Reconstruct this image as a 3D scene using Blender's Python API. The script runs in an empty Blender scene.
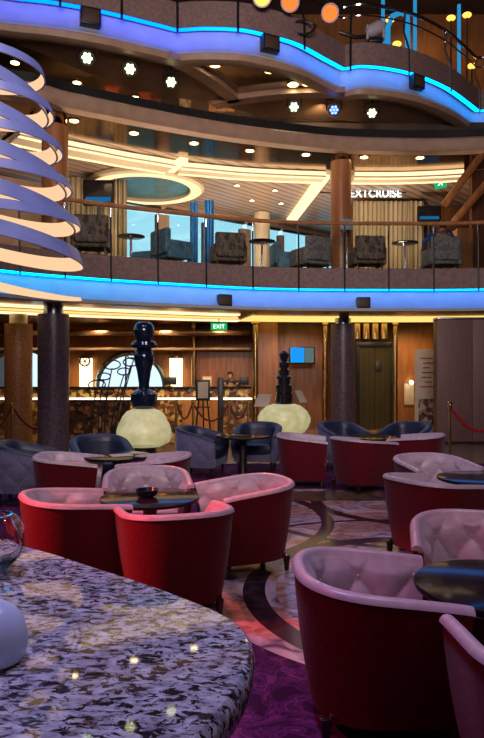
import bpy, bmesh, math, random
from mathutils import Vector, Matrix
random.seed(7)
PI = math.pi
SC = bpy.context.scene
COL = SC.collection
F, H, HV, HU = 630.0, 1.68, 369.0, 242.0      # focal length in pixels, eye height, image centre


def P(u, v, d):
    """surveyed pixel at depth d -> point in metres"""
    return Vector(((u - HU) * d / F, d, H - (v - HV) * d / F))


def PX(u, d):
    return (u - HU) * d / F


def DZ(v, z):
    """depth at which a pixel row meets height z"""
    return (H - z) * F / (v - HV)


# ------------------------------------------------------------------ materials
def _new(name):
    m = bpy.data.materials.new(name)
    m.use_nodes = True
    nt = m.node_tree
    nt.nodes.clear()
    out = nt.nodes.new('ShaderNodeOutputMaterial')
    return m, nt, out


def mat(name, c1, c2=None, scale=8.0, rough=.5, metal=0.0, bump=0.0, sheen=0.0, coat=0.0, stretch=None,
        detail=4.0, lo=.35, hi=.65, spec=.5, trans=0.0, rvar=0.0):
    m, nt, out = _new(name)
    b = nt.nodes.new('ShaderNodeBsdfPrincipled')
    nt.links.new(b.outputs[0], out.inputs[0])
    c2 = c2 or tuple(min(1, x * 1.25 + .004) for x in c1)
    tc = nt.nodes.new('ShaderNodeTexCoord')
    mp = nt.nodes.new('ShaderNodeMapping')
    if stretch:
        mp.inputs['Scale'].default_value = stretch
    nz = nt.nodes.new('ShaderNodeTexNoise')
    nz.inputs['Scale'].default_value = scale
    nz.inputs['Detail'].default_value = detail
    nt.links.new(tc.outputs['Object'], mp.inputs[0])
    nt.links.new(mp.outputs[0], nz.inputs['Vector'])
    r = nt.nodes.new('ShaderNodeValToRGB')
    r.color_ramp.elements[0].position = lo
    r.color_ramp.elements[1].position = hi
    r.color_ramp.elements[0].color = (*c1, 1)
    r.color_ramp.elements[1].color = (*c2, 1)
    nt.links.new(nz.outputs['Fac'], r.inputs[0])
    nt.links.new(r.outputs[0], b.inputs['Base Color'])
    b.inputs['Roughness'].default_value = rough
    b.inputs['Metallic'].default_value = metal
    b.inputs['Specular IOR Level'].default_value = spec
    b.inputs['Sheen Weight'].default_value = sheen
    b.inputs['Coat Weight'].default_value = coat
    b.inputs['Coat Roughness'].default_value = .08
    b.inputs['Transmission Weight'].default_value = trans
    if bump:
        bp = nt.nodes.new('ShaderNodeBump')
        bp.inputs['Strength'].default_value = bump
        bp.inputs['Distance'].default_value = .01
        nt.links.new(nz.outputs['Fac'], bp.inputs['Height'])
        nt.links.new(bp.outputs[0], b.inputs['Normal'])
    return m


def emis(name, c, s):
    m, nt, out = _new(name)
    e = nt.nodes.new('ShaderNodeEmission')
    e.inputs[0].default_value = (*c, 1)
    e.inputs[1].default_value = s
    nt.links.new(e.outputs[0], out.inputs[0])
    return m


def glassmat(name, tint=(.93, .97, 1), refl=.08, rough=.02):
    m, nt, out = _new(name)
    t = nt.nodes.new('ShaderNodeBsdfTransparent')
    t.inputs[0].default_value = (*tint, 1)
    g = nt.nodes.new('ShaderNodeBsdfGlossy')
    g.inputs['Roughness'].default_value = rough
    mx = nt.nodes.new('ShaderNodeMixShader')
    mx.inputs[0].default_value = refl
    nt.links.new(t.outputs[0], mx.inputs[1])
    nt.links.new(g.outputs[0], mx.inputs[2])
    nt.links.new(mx.outputs[0], out.inputs[0])
    return m


def stripes(name, ca, cb, freq, rot=(0, 0, 0), rough=.5, thin=.12, metal=0.0, axis='X', spec=.5):
    """boards / slats / pleats with narrow dark joints"""
    m, nt, out = _new(name)
    b = nt.nodes.new('ShaderNodeBsdfPrincipled')
    nt.links.new(b.outputs[0], out.inputs[0])
    tc = nt.nodes.new('ShaderNodeTexCoord')
    mp = nt.nodes.new('ShaderNodeMapping')
    mp.inputs['Rotation'].default_value = rot
    w = nt.nodes.new('ShaderNodeTexWave')
    w.bands_direction = axis
    w.wave_profile = 'SAW'
    w.inputs['Scale'].default_value = freq
    w.inputs['Distortion'].default_value = 0
    nt.links.new(tc.outputs['Object'], mp.inputs[0])
    nt.links.new(mp.outputs[0], w.inputs['Vector'])
    r = nt.nodes.new('ShaderNodeValToRGB')
    e = r.color_ramp.elements
    e[0].position = 0
    e[0].color = (*cb, 1)
    e[1].position = thin
    e[1].color = (*ca, 1)
    k = e.new(1.0 - thin * .3)
    k.color = (*[x * .85 for x in ca], 1)
    nt.links.new(w.outputs['Color'], r.inputs[0])
    nt.links.new(r.outputs[0], b.inputs['Base Color'])
    b.inputs['Roughness'].default_value = rough
    b.inputs['Metallic'].default_value = metal
    b.inputs['Specular IOR Level'].default_value = spec
    return m


def cells(name, cols, scale, rough=.5, metal=0.0, stretch=(1, 1, 1), feature='F1', smear=0.0):
    """voronoi chips in a handful of colours: mosaics and woven patterns"""
    m, nt, out = _new(name)
    b = nt.nodes.new('ShaderNodeBsdfPrincipled')
    nt.links.new(b.outputs[0], out.inputs[0])
    tc = nt.nodes.new('ShaderNodeTexCoord')
    mp = nt.nodes.new('ShaderNodeMapping')
    mp.inputs['Scale'].default_value = stretch
    v = nt.nodes.new('ShaderNodeTexVoronoi')
    v.inputs['Scale'].default_value = scale
    nt.links.new(tc.outputs['Object'], mp.inputs[0])
    nt.links.new(mp.outputs[0], v.inputs['Vector'])
    sp = nt.nodes.new('ShaderNodeSeparateColor')
    nt.links.new(v.outputs['Color'], sp.inputs[0])
    r = nt.nodes.new('ShaderNodeValToRGB')
    r.color_ramp.interpolation = 'CONSTANT'
    e = r.color_ramp.elements
    e[0].color = (*cols[0], 1)
    e[1].position = 1.0 / len(cols)
    e[1].color = (*cols[1], 1)
    for i, c in enumerate(cols[2:], 2):
        k = e.new(i / len(cols))
        k.color = (*c, 1)
    nt.links.new(sp.outputs[0], r.inputs[0])
    nt.links.new(r.outputs[0], b.inputs['Base Color'])
    b.inputs['Roughness'].default_value = rough
    b.inputs['Metallic'].default_value = metal
    return m


def granite():
    m, nt, out = _new('granite')
    N, L = nt.nodes.new, nt.links.new
    b = N('ShaderNodeBsdfPrincipled')
    L(b.outputs[0], out.inputs[0])
    tc = N('ShaderNodeTexCoord')
    mp = N('ShaderNodeMapping')
    mp.inputs['Rotation'].default_value = (0, 0, .55)
    mp.inputs['Scale'].default_value = (1, 1.9, 1.3)
    L(tc.outputs['Object'], mp.inputs[0])

    def noise(sc, det, dist=0.0, ro=.55):
        n = N('ShaderNodeTexNoise')
        n.inputs['Scale'].default_value = sc
        n.inputs['Detail'].default_value = det
        n.inputs['Roughness'].default_value = ro
        n.inputs['Distortion'].default_value = dist
        L(mp.outputs[0], n.inputs['Vector'])
        return n

    def ramp(n, stops):
        r = N('ShaderNodeValToRGB')
        e = r.color_ramp.elements
        e[0].position, e[0].color = stops[0][0], (*stops[0][1], 1)
        e[1].position, e[1].color = stops[1][0], (*stops[1][1], 1)
        for p, c in stops[2:]:
            k = e.new(p)
            k.color = (*c, 1)
        L(n.outputs['Fac'], r.inputs[0])
        return r

    def mix(a, bb, f):
        x = N('ShaderNodeMix')
        x.data_type = 'RGBA'
        L(f.outputs[0], x.inputs[0])
        L(a.outputs[0] if hasattr(a.outputs[0], 'links') and a.bl_idname != 'ShaderNodeMix' else a.outputs[2], x.inputs[6])
        L(bb.outputs[0] if bb.bl_idname != 'ShaderNodeMix' else bb.outputs[2], x.inputs[7])
        return x
    base = ramp(noise(26, 8), [(.32, (.24, .22, .27)), (.5, (.50, .47, .55)), (.7, (.72, .70, .77))])
    rust = ramp(noise(7, 4), [(.2, (.10, .035, .015)), (.8, (.16, .06, .03))])
    rmask = ramp(noise(17, 5, .5), [(.61, (0, 0, 0)), (.68, (.8, .8, .8))])
    dark = ramp(noise(40, 4), [(.3, (.006, .005, .008)), (.7, (.055, .038, .045))])
    dmask = ramp(noise(30, 9, .7, .66), [(.50, (0, 0, 0)), (.545, (1, 1, 1))])
    dmask2 = ramp(noise(60, 6, .3), [(.60, (0, 0, 0)), (.64, (1, 1, 1))])
    c = mix(base, rust, rmask)
    c = mix(c, dark, dmask)
    c = mix(c, dark, dmask2)
    L(c.outputs[2], b.inputs['Base Color'])
    b.inputs['Roughness'].default_value = .035
    b.inputs['Specular IOR Level'].default_value = .55
    return m


def floor_material():
    """stone medallion floor with dark ring bands, and purple carpet around it"""
    m, nt, out = _new('patterned_floor')
    N, L = nt.nodes.new, nt.links.new
    b = N('ShaderNodeBsdfPrincipled')
    L(b.outputs[0], out.inputs[0])
    tc = N('ShaderNodeTexCoord')
    sx = N('ShaderNodeSeparateXYZ')
    L(tc.outputs['Object'], sx.inputs[0])

    def M(op, a, c=None):
        n = N('ShaderNodeMath')
        n.operation = op
        for i, q in enumerate((a, c)):
            if q is None:
                continue
            if isinstance(q, (int, float)):
                n.inputs[i].default_value = q
            else:
                L(q, n.inputs[i])
        return n.outputs[0]

    def dist(cx, cy):
        dx = M('SUBTRACT', sx.outputs[0], cx)
        dy = M('SUBTRACT', sx.outputs[1], cy)
        return M('SQRT', M('ADD', M('MULTIPLY', dx, dx), M('MULTIPLY', dy, dy)))

    def band(d, r, w):
        return M('LESS_THAN', M('ABSOLUTE', M('SUBTRACT', d, r)), w)

    def noise(sc, det=5, distn=0.0, vec=None):
        n = N('ShaderNodeTexNoise')
        n.inputs['Scale'].default_value = sc
        n.inputs['Detail'].default_value = det
        n.inputs['Distortion'].default_value = distn
        L(tc.outputs['Object'], n.inputs['Vector'])
        return n.outputs['Fac']

    def ramp(f, stops):
        r = N('ShaderNodeValToRGB')
        e = r.color_ramp.elements
        e[0].position, e[0].color = stops[0][0], (*stops[0][1], 1)
        e[1].position, e[1].color = stops[1][0], (*stops[1][1], 1)
        for p, c in stops[2:]:
            k = e.new(p)
            k.color = (*c, 1)
        L(f, r.inputs[0])
        return r.outputs[0]

    def mix(f, a, c):
        x = N('ShaderNodeMix')
        x.data_type = 'RGBA'
        if isinstance(f, (int, float)):
            x.inputs[0].default_value = f
        else:
            L(f, x.inputs[0])
        for q, i in ((a, 6), (c, 7)):
            if isinstance(q, tuple):
                x.inputs[i].default_value = (*q, 1)
            else:
                L(q, x.inputs[i])
        return x.outputs[2]

    vein = noise(3.2, 8, 1.6)
    stone_a = ramp(vein, [(.36, (.10, .07, .11)), (.46, (.40, .29, .34)), (.62, (.62, .48, .50))])
    stone_b = ramp(noise(5, 8, 2.0), [(.4, (.30, .15, .12)), (.55, (.46, .26, .20)), (.7, (.58, .40, .34))])
    darkst = ramp(noise(9, 6), [(.4, (.020, .012, .016)), (.7, (.06, .035, .04))])
    d1 = dist(1.55, 4.75)
    d2 = dist(2.10, 7.95)
    d3 = dist(-.95, 7.1)
    lob = M('LESS_THAN', M('SINE', M('MULTIPLY', d1, 7.2)), 0.1)
    lob2 = M('LESS_THAN', M('SINE', M('ADD', M('MULTIPLY', d2, 5.6), M('MULTIPLY', d3, 1.0))), 0.0)
    fac = M('ABSOLUTE', M('SUBTRACT', lob, lob2))
    stone = mix(fac, stone_a, stone_b)
    bands = band(d1, 1.46, .085)
    for q in (band(d2, 1.16, .075), band(d2, 2.15, .05), band(d3, 1.9, .07), band(d1, .75, .04), band(d1, 2.25, .035)):
        bands = M('MAXIMUM', bands, q)
    stone = mix(bands, stone, darkst)
    carpet = ramp(noise(4.5, 3, 2.2), [(.40, (.045, .008, .040)), (.47, (.13, .020, .11)), (.52, (.055, .010, .05)),
                                       (.58, (.20, .035, .15)), (.64, (.08, .013, .07))])
    # where the stone lies: an oval walk through the lounge, a round edge at the near end
    dx = M('SUBTRACT', sx.outputs[0], .95)
    dy = M('SUBTRACT', sx.outputs[1], 6.1)
    ov = M('ADD', M('POWER', M('ABSOLUTE', M('DIVIDE', dx, 1.55)), 2.0), M('POWER', M('ABSOLUTE', M('DIVIDE', dy, 2.72)), 2.0))
    inside = M('LESS_THAN', ov, 1.0)
    far = M('MULTIPLY', M('GREATER_THAN', sx.outputs[1], 8.6), M('LESS_THAN', M('ABSOLUTE', M('SUBTRACT', sx.outputs[0], .2)), 1.1))
    col = mix(inside, carpet, stone)
    golds = mix(M('GREATER_THAN', noise(6, 2), .52), (.17, .09, .04), (.09, .045, .06))
    strip = band(sx.outputs[1], 8.35, .32)
    strip = M('MULTIPLY', strip, M('LESS_THAN', M('ABSOLUTE', M('SUBTRACT', sx.outputs[0], .3)), 1.6))
    col = mix(strip, col, golds)
    farst = M('GREATER_THAN', sx.outputs[1], 11.2)
    col = mix(farst, col, ramp(noise(5, 5), [(.4, (.20, .12, .07)), (.6, (.34, .22, .13))]))
    L(col, b.inputs['Base Color'])
    hard = M('MAXIMUM', M('MAXIMUM', inside, strip), farst)
    L(M('SUBTRACT', .85, M('MULTIPLY', hard, .68)), b.inputs['Roughness'])
    L(M('ADD', .1, M('MULTIPLY', hard, .4)), b.inputs['Specular IOR Level'])
    return m


M_ = {}
def setup_materials():
    A = M_
    A['floor'] = floor_material()
    A['granite'] = granite()
    A['red_velvet'] = mat('red_velvet', (.095, .0025, .008), (.13, .004, .011), 40, .85, sheen=.12, bump=.15, spec=.2)
    A['mauve'] = mat('mauve_satin', (.44, .34, .39), (.52, .41, .46), 18, .34, spec=.6)
    A['navy_leather'] = mat('navy_leather', (.016, .022, .05), (.028, .036, .075), 30, .38, bump=.2)
    A['blue_fabric'] = mat('blue_grey_fabric', (.10, .10, .19), (.17, .16, .28), 50, .7, bump=.2, sheen=.3)
    A['tan_fabric'] = mat('ribbed_tan', (.20, .13, .07), (.30, .2, .11), 30, .6, bump=.2)
    A['dark_wood'] = mat('dark_wood', (.012, .007, .006), (.03, .016, .012), 12, .3, stretch=(6, 6, 1))
    A['black_gloss'] = mat('black_gloss', (.008, .007, .009), (.016, .013, .016), 5, .10, spec=.08)
    A['black'] = mat('black_satin', (.008, .008, .010), (.016, .016, .018), 10, .4)
    A['walnut'] = mat('walnut_panel', (.16, .058, .020), (.27, .105, .034), 2.2, .32, stretch=(5, 5, .6), detail=8)
    A['walnut_dark'] = mat('walnut_dark', (.075, .026, .012), (.13, .048, .02), 2.2, .35, stretch=(5, 5, .6), detail=8)
    A['orange_wood'] = mat('honey_wood', (.26, .10, .030), (.36, .15, .05), 2, .35, stretch=(5, 5, .6), detail=8)
    A['column_mosaic'] = cells('mauve_mosaic', [(.075, .05, .075), (.12, .085, .11), (.16, .11, .13), (.09, .07, .12), (.13, .08, .085)], 34, .35)
    A['column_orange'] = cells('amber_mosaic', [(.22, .09, .035), (.30, .13, .05), (.25, .11, .05), (.34, .16, .07)], 34, .4)
    A['column_wood'] = mat('column_wood', (.36, .14, .055), (.48, .21, .085), 1.6, .3, stretch=(4, 4, .5), detail=6)
    A['metal_cap'] = mat('blue_steel', (.25, .3, .36), (.35, .42, .5), 8, .25, metal=.9)
    A['gold'] = mat('brass', (.62, .42, .18), (.8, .58, .28), 10, .22, metal=1.0)
    A['chrome'] = mat('chrome', (.55, .55, .58), (.7, .7, .72), 10, .15, metal=1.0)
    A['copper'] = mat('copper_ceiling', (.34, .20, .11), (.44, .27, .15), 2, .25, metal=.85)
    A['parapet'] = mat('mauve_parapet', (.20, .13, .125), (.28, .19, .175), 14, .6, bump=.3)
    A['cove'] = mat('white_cove', (.42, .46, .50), (.48, .52, .56), 3, .5)
    A['tan_trim'] = mat('tan_trim', (.36, .235, .16), (.44, .29, .20), 4, .4)
    A['soffit'] = mat('brown_soffit', (.20, .13, .085), (.27, .175, .115), 3, .45)
    A['mirror'] = mat('smoked_mirror', (.32, .25, .19), (.40, .32, .24), 3, .10, metal=1.0)
    A['mirror_brown'] = mat('bronze_mirror', (.30, .19, .11), (.38, .25, .15), 3, .13, metal=1.0)
    A['slats'] = stripes('slatted_ceiling', (.40, .28, .20), (.035, .022, .016), 1.15, (0, 0, .75), .4, .42)
    A['curtain'] = stripes('pleated_curtain', (.52, .42, .25), (.16, .12, .06), 2.4, (0, 0, 0), .8, .5)  # darker part of each stripe paints the shade in the folds
    A['blue_curtain'] = stripes('blue_curtain', (.03, .22, .55), (.01, .06, .2), 3.0, (0, 0, 0), .7, .5)
    A['cream'] = mat('cream_paint', (.62, .50, .33), (.68, .56, .38), 3, .5)
    A['dark_wall'] = mat('dark_wall', (.05, .032, .024), (.08, .05, .036), 2, .6)
    A['handrail'] = mat('wood_handrail', (.38, .16, .07), (.50, .24, .10), 6, .22, coat=.4)
    A['partition'] = mat('mauve_partition', (.20, .115, .105), (.23, .135, .12), 3, .5, stretch=(6, 6, .5))
    A['glass'] = glassmat('rail_glass', (.92, .95, .95), .06)
    A['pane'] = glassmat('window_pane', (.92, .95, 1.0), .06)
    A['pane_sea'] = glassmat('sea_window_pane', (.72, .93, .96), .06)
    A['mosaic'] = cells('reception_mosaic', [(.05, .02, .012), (.33, .17, .05), (.14, .05, .025), (.42, .30, .12), (.09, .035, .02), (.26, .09, .035), (.02, .012, .01)], 11, .35)
    A['bronze_door'] = stripes('etched_bronze', (.105, .085, .035), (.05, .04, .018), 2.2, (0, 0, 0), .3, .15, metal=.7)
    A['red_rope'] = mat('red_rope', (.40, .012, .018), (.55, .02, .03), 60, .6, bump=.4)
    A['maroon_rope'] = mat('maroon_rope', (.09, .012, .012), (.14, .02, .018), 60, .6, bump=.4)
    A['white_card'] = mat('white_card', (.62, .55, .46), (.7, .62, .52), 6, .6)
    A['fabric_pattern'] = cells('patterned_upholstery', [(.08, .055, .045), (.20, .14, .10), (.13, .11, .10), (.26, .18, .12)], 16, .7, stretch=(1, 1, .6))
    A['fabric_grey'] = cells('grey_upholstery', [(.18, .18, .19), (.28, .26, .26), (.34, .31, .28)], 22, .7)
    A['fabric_teal'] = mat('teal_velour', (.06, .17, .27), (.16, .32, .44), 9, .5)
    A['ribbon_blue'] = mat('lavender_enamel', (.15, .20, .50), (.20, .25, .58), 3, .35)
    A['sculpt_blue'] = mat('indigo_lacquer', (.004, .012, .028), (.008, .02, .042), 4, .16, coat=.7)
    A['sculpt_black'] = mat('black_lacquer', (.012, .010, .014), (.022, .018, .022), 4, .2, coat=.6)
    A['frosted'] = mat('frosted_globe', (.56, .66, .97), (.72, .79, .99), 7, .25, spec=.6)
    A['skin'] = mat('skin', (.45, .25, .17), (.52, .3, .2), 10, .5)
    A['hair'] = mat('dark_hair', (.010, .007, .006), (.02, .014, .01), 50, .5)
    A['jacket'] = mat('dark_jacket', (.018, .016, .022), (.03, .026, .034), 30, .7)
    A['shirt'] = mat('blue_shirt', (.015, .09, .42), (.03, .14, .55), 20, .7)
    A['plastic_white'] = mat('pale_housing', (.45, .42, .48), (.55, .52, .58), 10, .4)
    g = bpy.data.materials.new('clear_glass'); g.use_nodes = True
    bs = g.node_tree.nodes['Principled BSDF']
    bs.inputs['Transmission Weight'].default_value = 1; bs.inputs['Roughness'].default_value = .02
    bs.inputs['Base Color'].default_value = (.95, .97, 1, 1)
    A['clear'] = g
    A['led_blue'] = emis('blue_led', (.02, .20, 1.0), 9)
    A['led_azure'] = emis('azure_led', (.03, .33, 1.0), 9)
    def ledgrad(name, stops, s_):
        m, nt, out = _new(name)
        e = nt.nodes.new('ShaderNodeEmission')
        tc = nt.nodes.new('ShaderNodeTexCoord'); sx = nt.nodes.new('ShaderNodeSeparateXYZ'); mr = nt.nodes.new('ShaderNodeMapRange')
        mr.inputs[1].default_value = -6; mr.inputs[2].default_value = 8
        r = nt.nodes.new('ShaderNodeValToRGB')
        el = r.color_ramp.elements
        for i, (p, c) in enumerate(stops):
            k = el[i] if i < 2 else el.new((p + 6) / 14)
            k.position = (p + 6) / 14; k.color = (*c, 1)
        L = nt.links.new
        L(tc.outputs['Object'], sx.inputs[0]); L(sx.outputs[0], mr.inputs[0]); L(mr.outputs[0], r.inputs[0]); L(r.outputs[0], e.inputs[0]); L(e.outputs[0], out.inputs[0])
        e.inputs[1].default_value = s_
        return m
    A['led_azure'] = ledgrad('azure_led', [(-4, (.0, .34, .80)), (8, (.0, .17, .75)), (0, (.0, .22, .90))], 9)
    A['led_blue'] = ledgrad('blue_led', [(-5, (.0, .055, .85)), (7, (.0, .22, .75)), (-1.4, (.0, .075, 1)), (0, (.0, .13, 1.0)), (2.7, (.0, .20, .9))], 9)
    A['cove_warm'] = emis('warm_cove_light', (1, .70, .36), 1.9)
    A['cove_yellow'] = emis('amber_cove_light', (1, .64, .18), 1.3)
    A['dl'] = emis('downlight_lens', (1, .80, .46), 14)
    A['ribbon_glow'] = emis('ribbon_diffuser', (1, .60, .34), 1.1)
    A['sconce'] = emis('sconce_glass', (1, .80, .48), 2.6)
    A['ledge'] = emis('ledge_light', (1, .95, .62), 3.0)
    A['lamp_shell'] = None
    A['exit'] = emis('exit_green', (.02, .55, .18), .8)
    A['exit_white'] = emis('exit_white', (.8, 1, .85), 2.0)
    A['sign_white'] = emis('sign_white', (.85, .95, 1), 2.6)
    A['screen_blue'] = emis('screen_blue', (.01, .25, .75), 1.3)
    A['screen_grey'] = emis('screen_grey', (.12, .2, .2), .8)
    A['lens_white'] = emis('lens_white', (1, 1, .45), 5)
    A['lens_green'] = emis('lens_green', (.75, 1, .45), 5)
    A['lens_blue'] = emis('lens_blue', (.12, .2, 1), 5)
    A['lens_orange'] = emis('lens_orange', (1, .12, .02), 2.4)
    A['lens_hot'] = emis('lens_hot', (1, .42, .06), 3)
    A['tube_blue'] = emis('tube_blue', (.02, .28, .6), 1.0)
    # luminous stone of the lamp bodies: a lit shell with marbling
    m, nt, out = _new('luminous_resin')
    e = nt.nodes.new('ShaderNodeEmission')
    nz = nt.nodes.new('ShaderNodeTexNoise'); nz.inputs['Scale'].default_value = 6; nz.inputs['Detail'].default_value = 5
    tc = nt.nodes.new('ShaderNodeTexCoord'); nt.links.new(tc.outputs['Object'], nz.inputs['Vector'])
    r = nt.nodes.new('ShaderNodeValToRGB')
    r.color_ramp.elements[0].position = .3; r.color_ramp.elements[0].color = (.50, .47, .20, 1)
    r.color_ramp.elements[1].position = .7; r.color_ramp.elements[1].color = (.68, .65, .36, 1)
    nt.links.new(nz.outputs['Fac'], r.inputs[0]); nt.links.new(r.outputs[0], e.inputs[0]); e.inputs[1].default_value = .55
    d = nt.nodes.new('ShaderNodeBsdfPrincipled'); d.inputs['Roughness'].default_value = .3
    nt.links.new(r.outputs[0], d.inputs['Base Color'])
    ad = nt.nodes.new('ShaderNodeAddShader')
    nt.links.new(e.outputs[0], ad.inputs[0]); nt.links.new(d.outputs[0], ad.inputs[1]); nt.links.new(ad.outputs[0], out.inputs[0])
    A['lamp_shell'] = m
setup_materials()


# ------------------------------------------------------------------ mesh helpers
class MB:
    def __init__(s):
        s.bm = bmesh.new()

    def _add(s, verts, faces):
        vs = [s.bm.verts.new(v) for v in verts]
        for f in faces:
            try:
                s.bm.faces.new([vs[i] for i in f])
            except ValueError:
                pass
        return vs

    def box(s, c, size, bevel=0.0, rot=None, seg=2, taper=None):
        t = bmesh.new()
        bmesh.ops.create_cube(t, size=1)
        for v in t.verts:
            v.co = Vector((v.co.x * size[0], v.co.y * size[1], v.co.z * size[2]))
            if taper and v.co.z < 0:
                v.co.x *= taper; v.co.y *= taper
        if bevel:
            bmesh.ops.bevel(t, geom=t.edges[:], offset=bevel, segments=seg, affect='EDGES', profile=.5)
        mt = Matrix.Translation(Vector(c))
        if rot is not None:
            mt = mt @ rot.to_matrix().to_4x4() if hasattr(rot, 'to_matrix') else mt @ rot
        s._merge(t, mt)
        return s

    def _merge(s, t, mt=None):
        if mt is not None:
            bmesh.ops.transform(t, matrix=mt, verts=t.verts)
        t.verts.index_update()
        s._add([v.co.copy() for v in t.verts], [[v.index for v in f.verts] for f in t.faces])
        t.free()

    def lathe(s, prof, n=32, c=(0, 0, 0), sx=1, sy=1, mt=None, cap=True):
        vs, fs = [], []
        for (r, z) in prof:
            for k in range(n):
                a = 2 * PI * k / n
                vs.append(Vector((r * math.cos(a) * sx, r * math.sin(a) * sy, z)))
        for i in range(len(prof) - 1):
            for k in range(n):
                k2 = (k + 1) % n
                fs.append([i * n + k, i * n + k2, (i + 1) * n + k2, (i + 1) * n + k])
        if cap and prof[0][0] > 1e-5:
            fs.append(list(range(n))[::-1])
        if cap and prof[-1][0] > 1e-5:
            fs.append([(len(prof) - 1) * n + k for k in range(n)])
        M = (Matrix.Translation(Vector(c)) @ mt) if mt is not None else Matrix.Translation(Vector(c))
        s._add([M @ v for v in vs], fs)
        return s

    def cyl(s, a, b, r, r2=None, n=16):
        s.tube([a, b], r, n=n, r2=r2)
        return s

    def tube(s, pts, r, n=8, closed=False, r2=None):
        pts = [Vector(p) for p in pts]
        m = len(pts)
        rings = []
        up = None
        for i, p in enumerate(pts):
            a = pts[(i - 1) % m] if closed or i > 0 else p
            b = pts[(i + 1) % m] if closed or i < m - 1 else p
            t = (b - a).normalized()
            if up is None:
                up = Vector((0, 0, 1)) if abs(t.z) < .9 else Vector((1, 0, 0))
            x = t.cross(up)
            if x.length < 1e-4:
                x = t.cross(Vector((1, 0, 0)))
            x.normalize()
            y = x.cross(t)
            up = y
            rr = r if r2 is None else r + (r2 - r) * i / (m - 1)
            rings.append([p + x * rr * math.cos(2 * PI * k / n) + y * rr * math.sin(2 * PI * k / n) for k in range(n)])
        vs = [v for q in rings for v in q]
        fs = []
        for i in range(m if closed else m - 1):
            j = (i + 1) % m
            for k in range(n):
                k2 = (k + 1) % n
                fs.append([i * n + k, i * n + k2, j * n + k2, j * n + k])
        if not closed:
            fs.append(list(range(n))[::-1])
            fs.append([(m - 1) * n + k for k in range(n)])
        s._add(vs, fs)
        return s

    def sweep(s, pts, prof, closed_prof=False):
        """carry an (offset, z) profile along a plan curve; offset is towards the atrium"""
        nrm = plan_normals(pts)
        k = len(prof)
        vs = [Vector((p[0] + n[0] * o, p[1] + n[1] * o, z)) for p, n in zip(pts, nrm) for (o, z) in prof]
        fs = []
        for i in range(len(pts) - 1):
            for j in range(k if closed_prof else k - 1):
                j2 = (j + 1) % k
                fs.append([i * k + j, i * k + j2, (i + 1) * k + j2, (i + 1) * k + j])
        if closed_prof:
            fs.append(list(range(k)))
            fs.append([(len(pts) - 1) * k + j for j in range(k)][::-1])
        s._add(vs, fs)
        return s

    def prism(s, poly, z0, z1):
        n = len(poly)
        vs = [Vector((p[0], p[1], z0)) for p in poly] + [Vector((p[0], p[1], z1)) for p in poly]
        fs = [list(range(n))[::-1], list(range(n, 2 * n))] + [[i, (i + 1) % n, n + (i + 1) % n, n + i] for i in range(n)]
        s._add(vs, fs)
        return s

    def grid(s, rows, closed=False):
        n = len(rows[0])
        vs = [v for r in rows for v in r]
        fs = []
        for i in range(len(rows) - 1):
            for j in range(n if closed else n - 1):
                j2 = (j + 1) % n
                fs.append([i * n + j, i * n + j2, (i + 1) * n + j2, (i + 1) * n + j])
        s._add(vs, fs)
        return s

    def ball(s, c, r, n=12, sc=(1, 1, 1)):
        prof = [(max(1e-6, r * math.sin(PI * i / n)), -r * math.cos(PI * i / n)) for i in range(n + 1)]
        s.lathe(prof, max(8, n * 2), (0, 0, 0), mt=Matrix.Translation(Vector(c)) @ Matrix.Diagonal((*sc, 1)))
        return s

    def build(s, name, m, parent=None, loc=(0, 0, 0), smooth=True, rz=0):
        bmesh.ops.remove_doubles(s.bm, verts=s.bm.verts, dist=1e-5)
        bmesh.ops.recalc_face_normals(s.bm, faces=s.bm.faces)
        me = bpy.data.meshes.new(name)
        s.bm.to_mesh(me)
        s.bm.free()
        if isinstance(m, str):
            m = M_[m]
        me.materials.append(m)
        if smooth:
            for p in me.polygons:
                p.use_smooth = True
            try:
                me.set_sharp_from_angle(angle=math.radians(38))
            except Exception:
                pass
        o = bpy.data.objects.new(name, me)
        COL.objects.link(o)
        o.location = loc
        o.rotation_euler = (0, 0, rz)
        if parent is not None:
            o.parent = parent
        return o


def plan_normals(pts):
    out = []
    for i, p in enumerate(pts):
        a = pts[max(0, i - 1)]
        b = pts[min(len(pts) - 1, i + 1)]
        t = Vector((b[0] - a[0], b[1] - a[1]))
        t.normalize()
        out.append((t.y, -t.x))            # curve runs left to right, atrium on the viewer's side
    return out


def smooth_curve(pts, n=10):
    """Catmull-Rom through plan points"""
    out = []
    P_ = [Vector((p[0], p[1])) for p in pts]
    for i in range(len(P_) - 1):
        p0, p1, p2, p3 = P_[max(0, i - 1)], P_[i], P_[i + 1], P_[min(len(P_) - 1, i + 2)]
        for k in range(n):
            t = k / n
            q = .5 * ((2 * p1) + (p2 - p0) * t + (2 * p0 - 5 * p1 + 4 * p2 - p3) * t * t + (3 * p1 - p0 - 3 * p2 + p3) * t ** 3)
            out.append((q.x, q.y))
    out.append((P_[-1].x, P_[-1].y))
    return out


def at_u(curve, u):
    """point of a plan curve lying in a given bearing, and its atrium-side normal"""
    nr = plan_normals(curve)
    best = min(range(len(curve)), key=lambda i: abs(HU + curve[i][0] * F / curve[i][1] - u))
    i = best
    j = i + 1 if (i + 1 < len(curve) and HU + curve[i][0] * F / curve[i][1] <= u) else i - 1
    ua = HU + curve[i][0] * F / curve[i][1]
    ub = HU + curve[j][0] * F / curve[j][1]
    t = 0 if abs(ub - ua) < 1e-6 else max(0, min(1, (u - ua) / (ub - ua)))
    return (curve[i][0] + (curve[j][0] - curve[i][0]) * t, curve[i][1] + (curve[j][1] - curve[i][1]) * t), nr[i]


def tag(o, label=None, cat=None, group=None, kind=None):
    if label: o['label'] = label
    if cat: o['category'] = cat
    if group: o['group'] = group
    if kind: o['kind'] = kind
    return o


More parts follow.
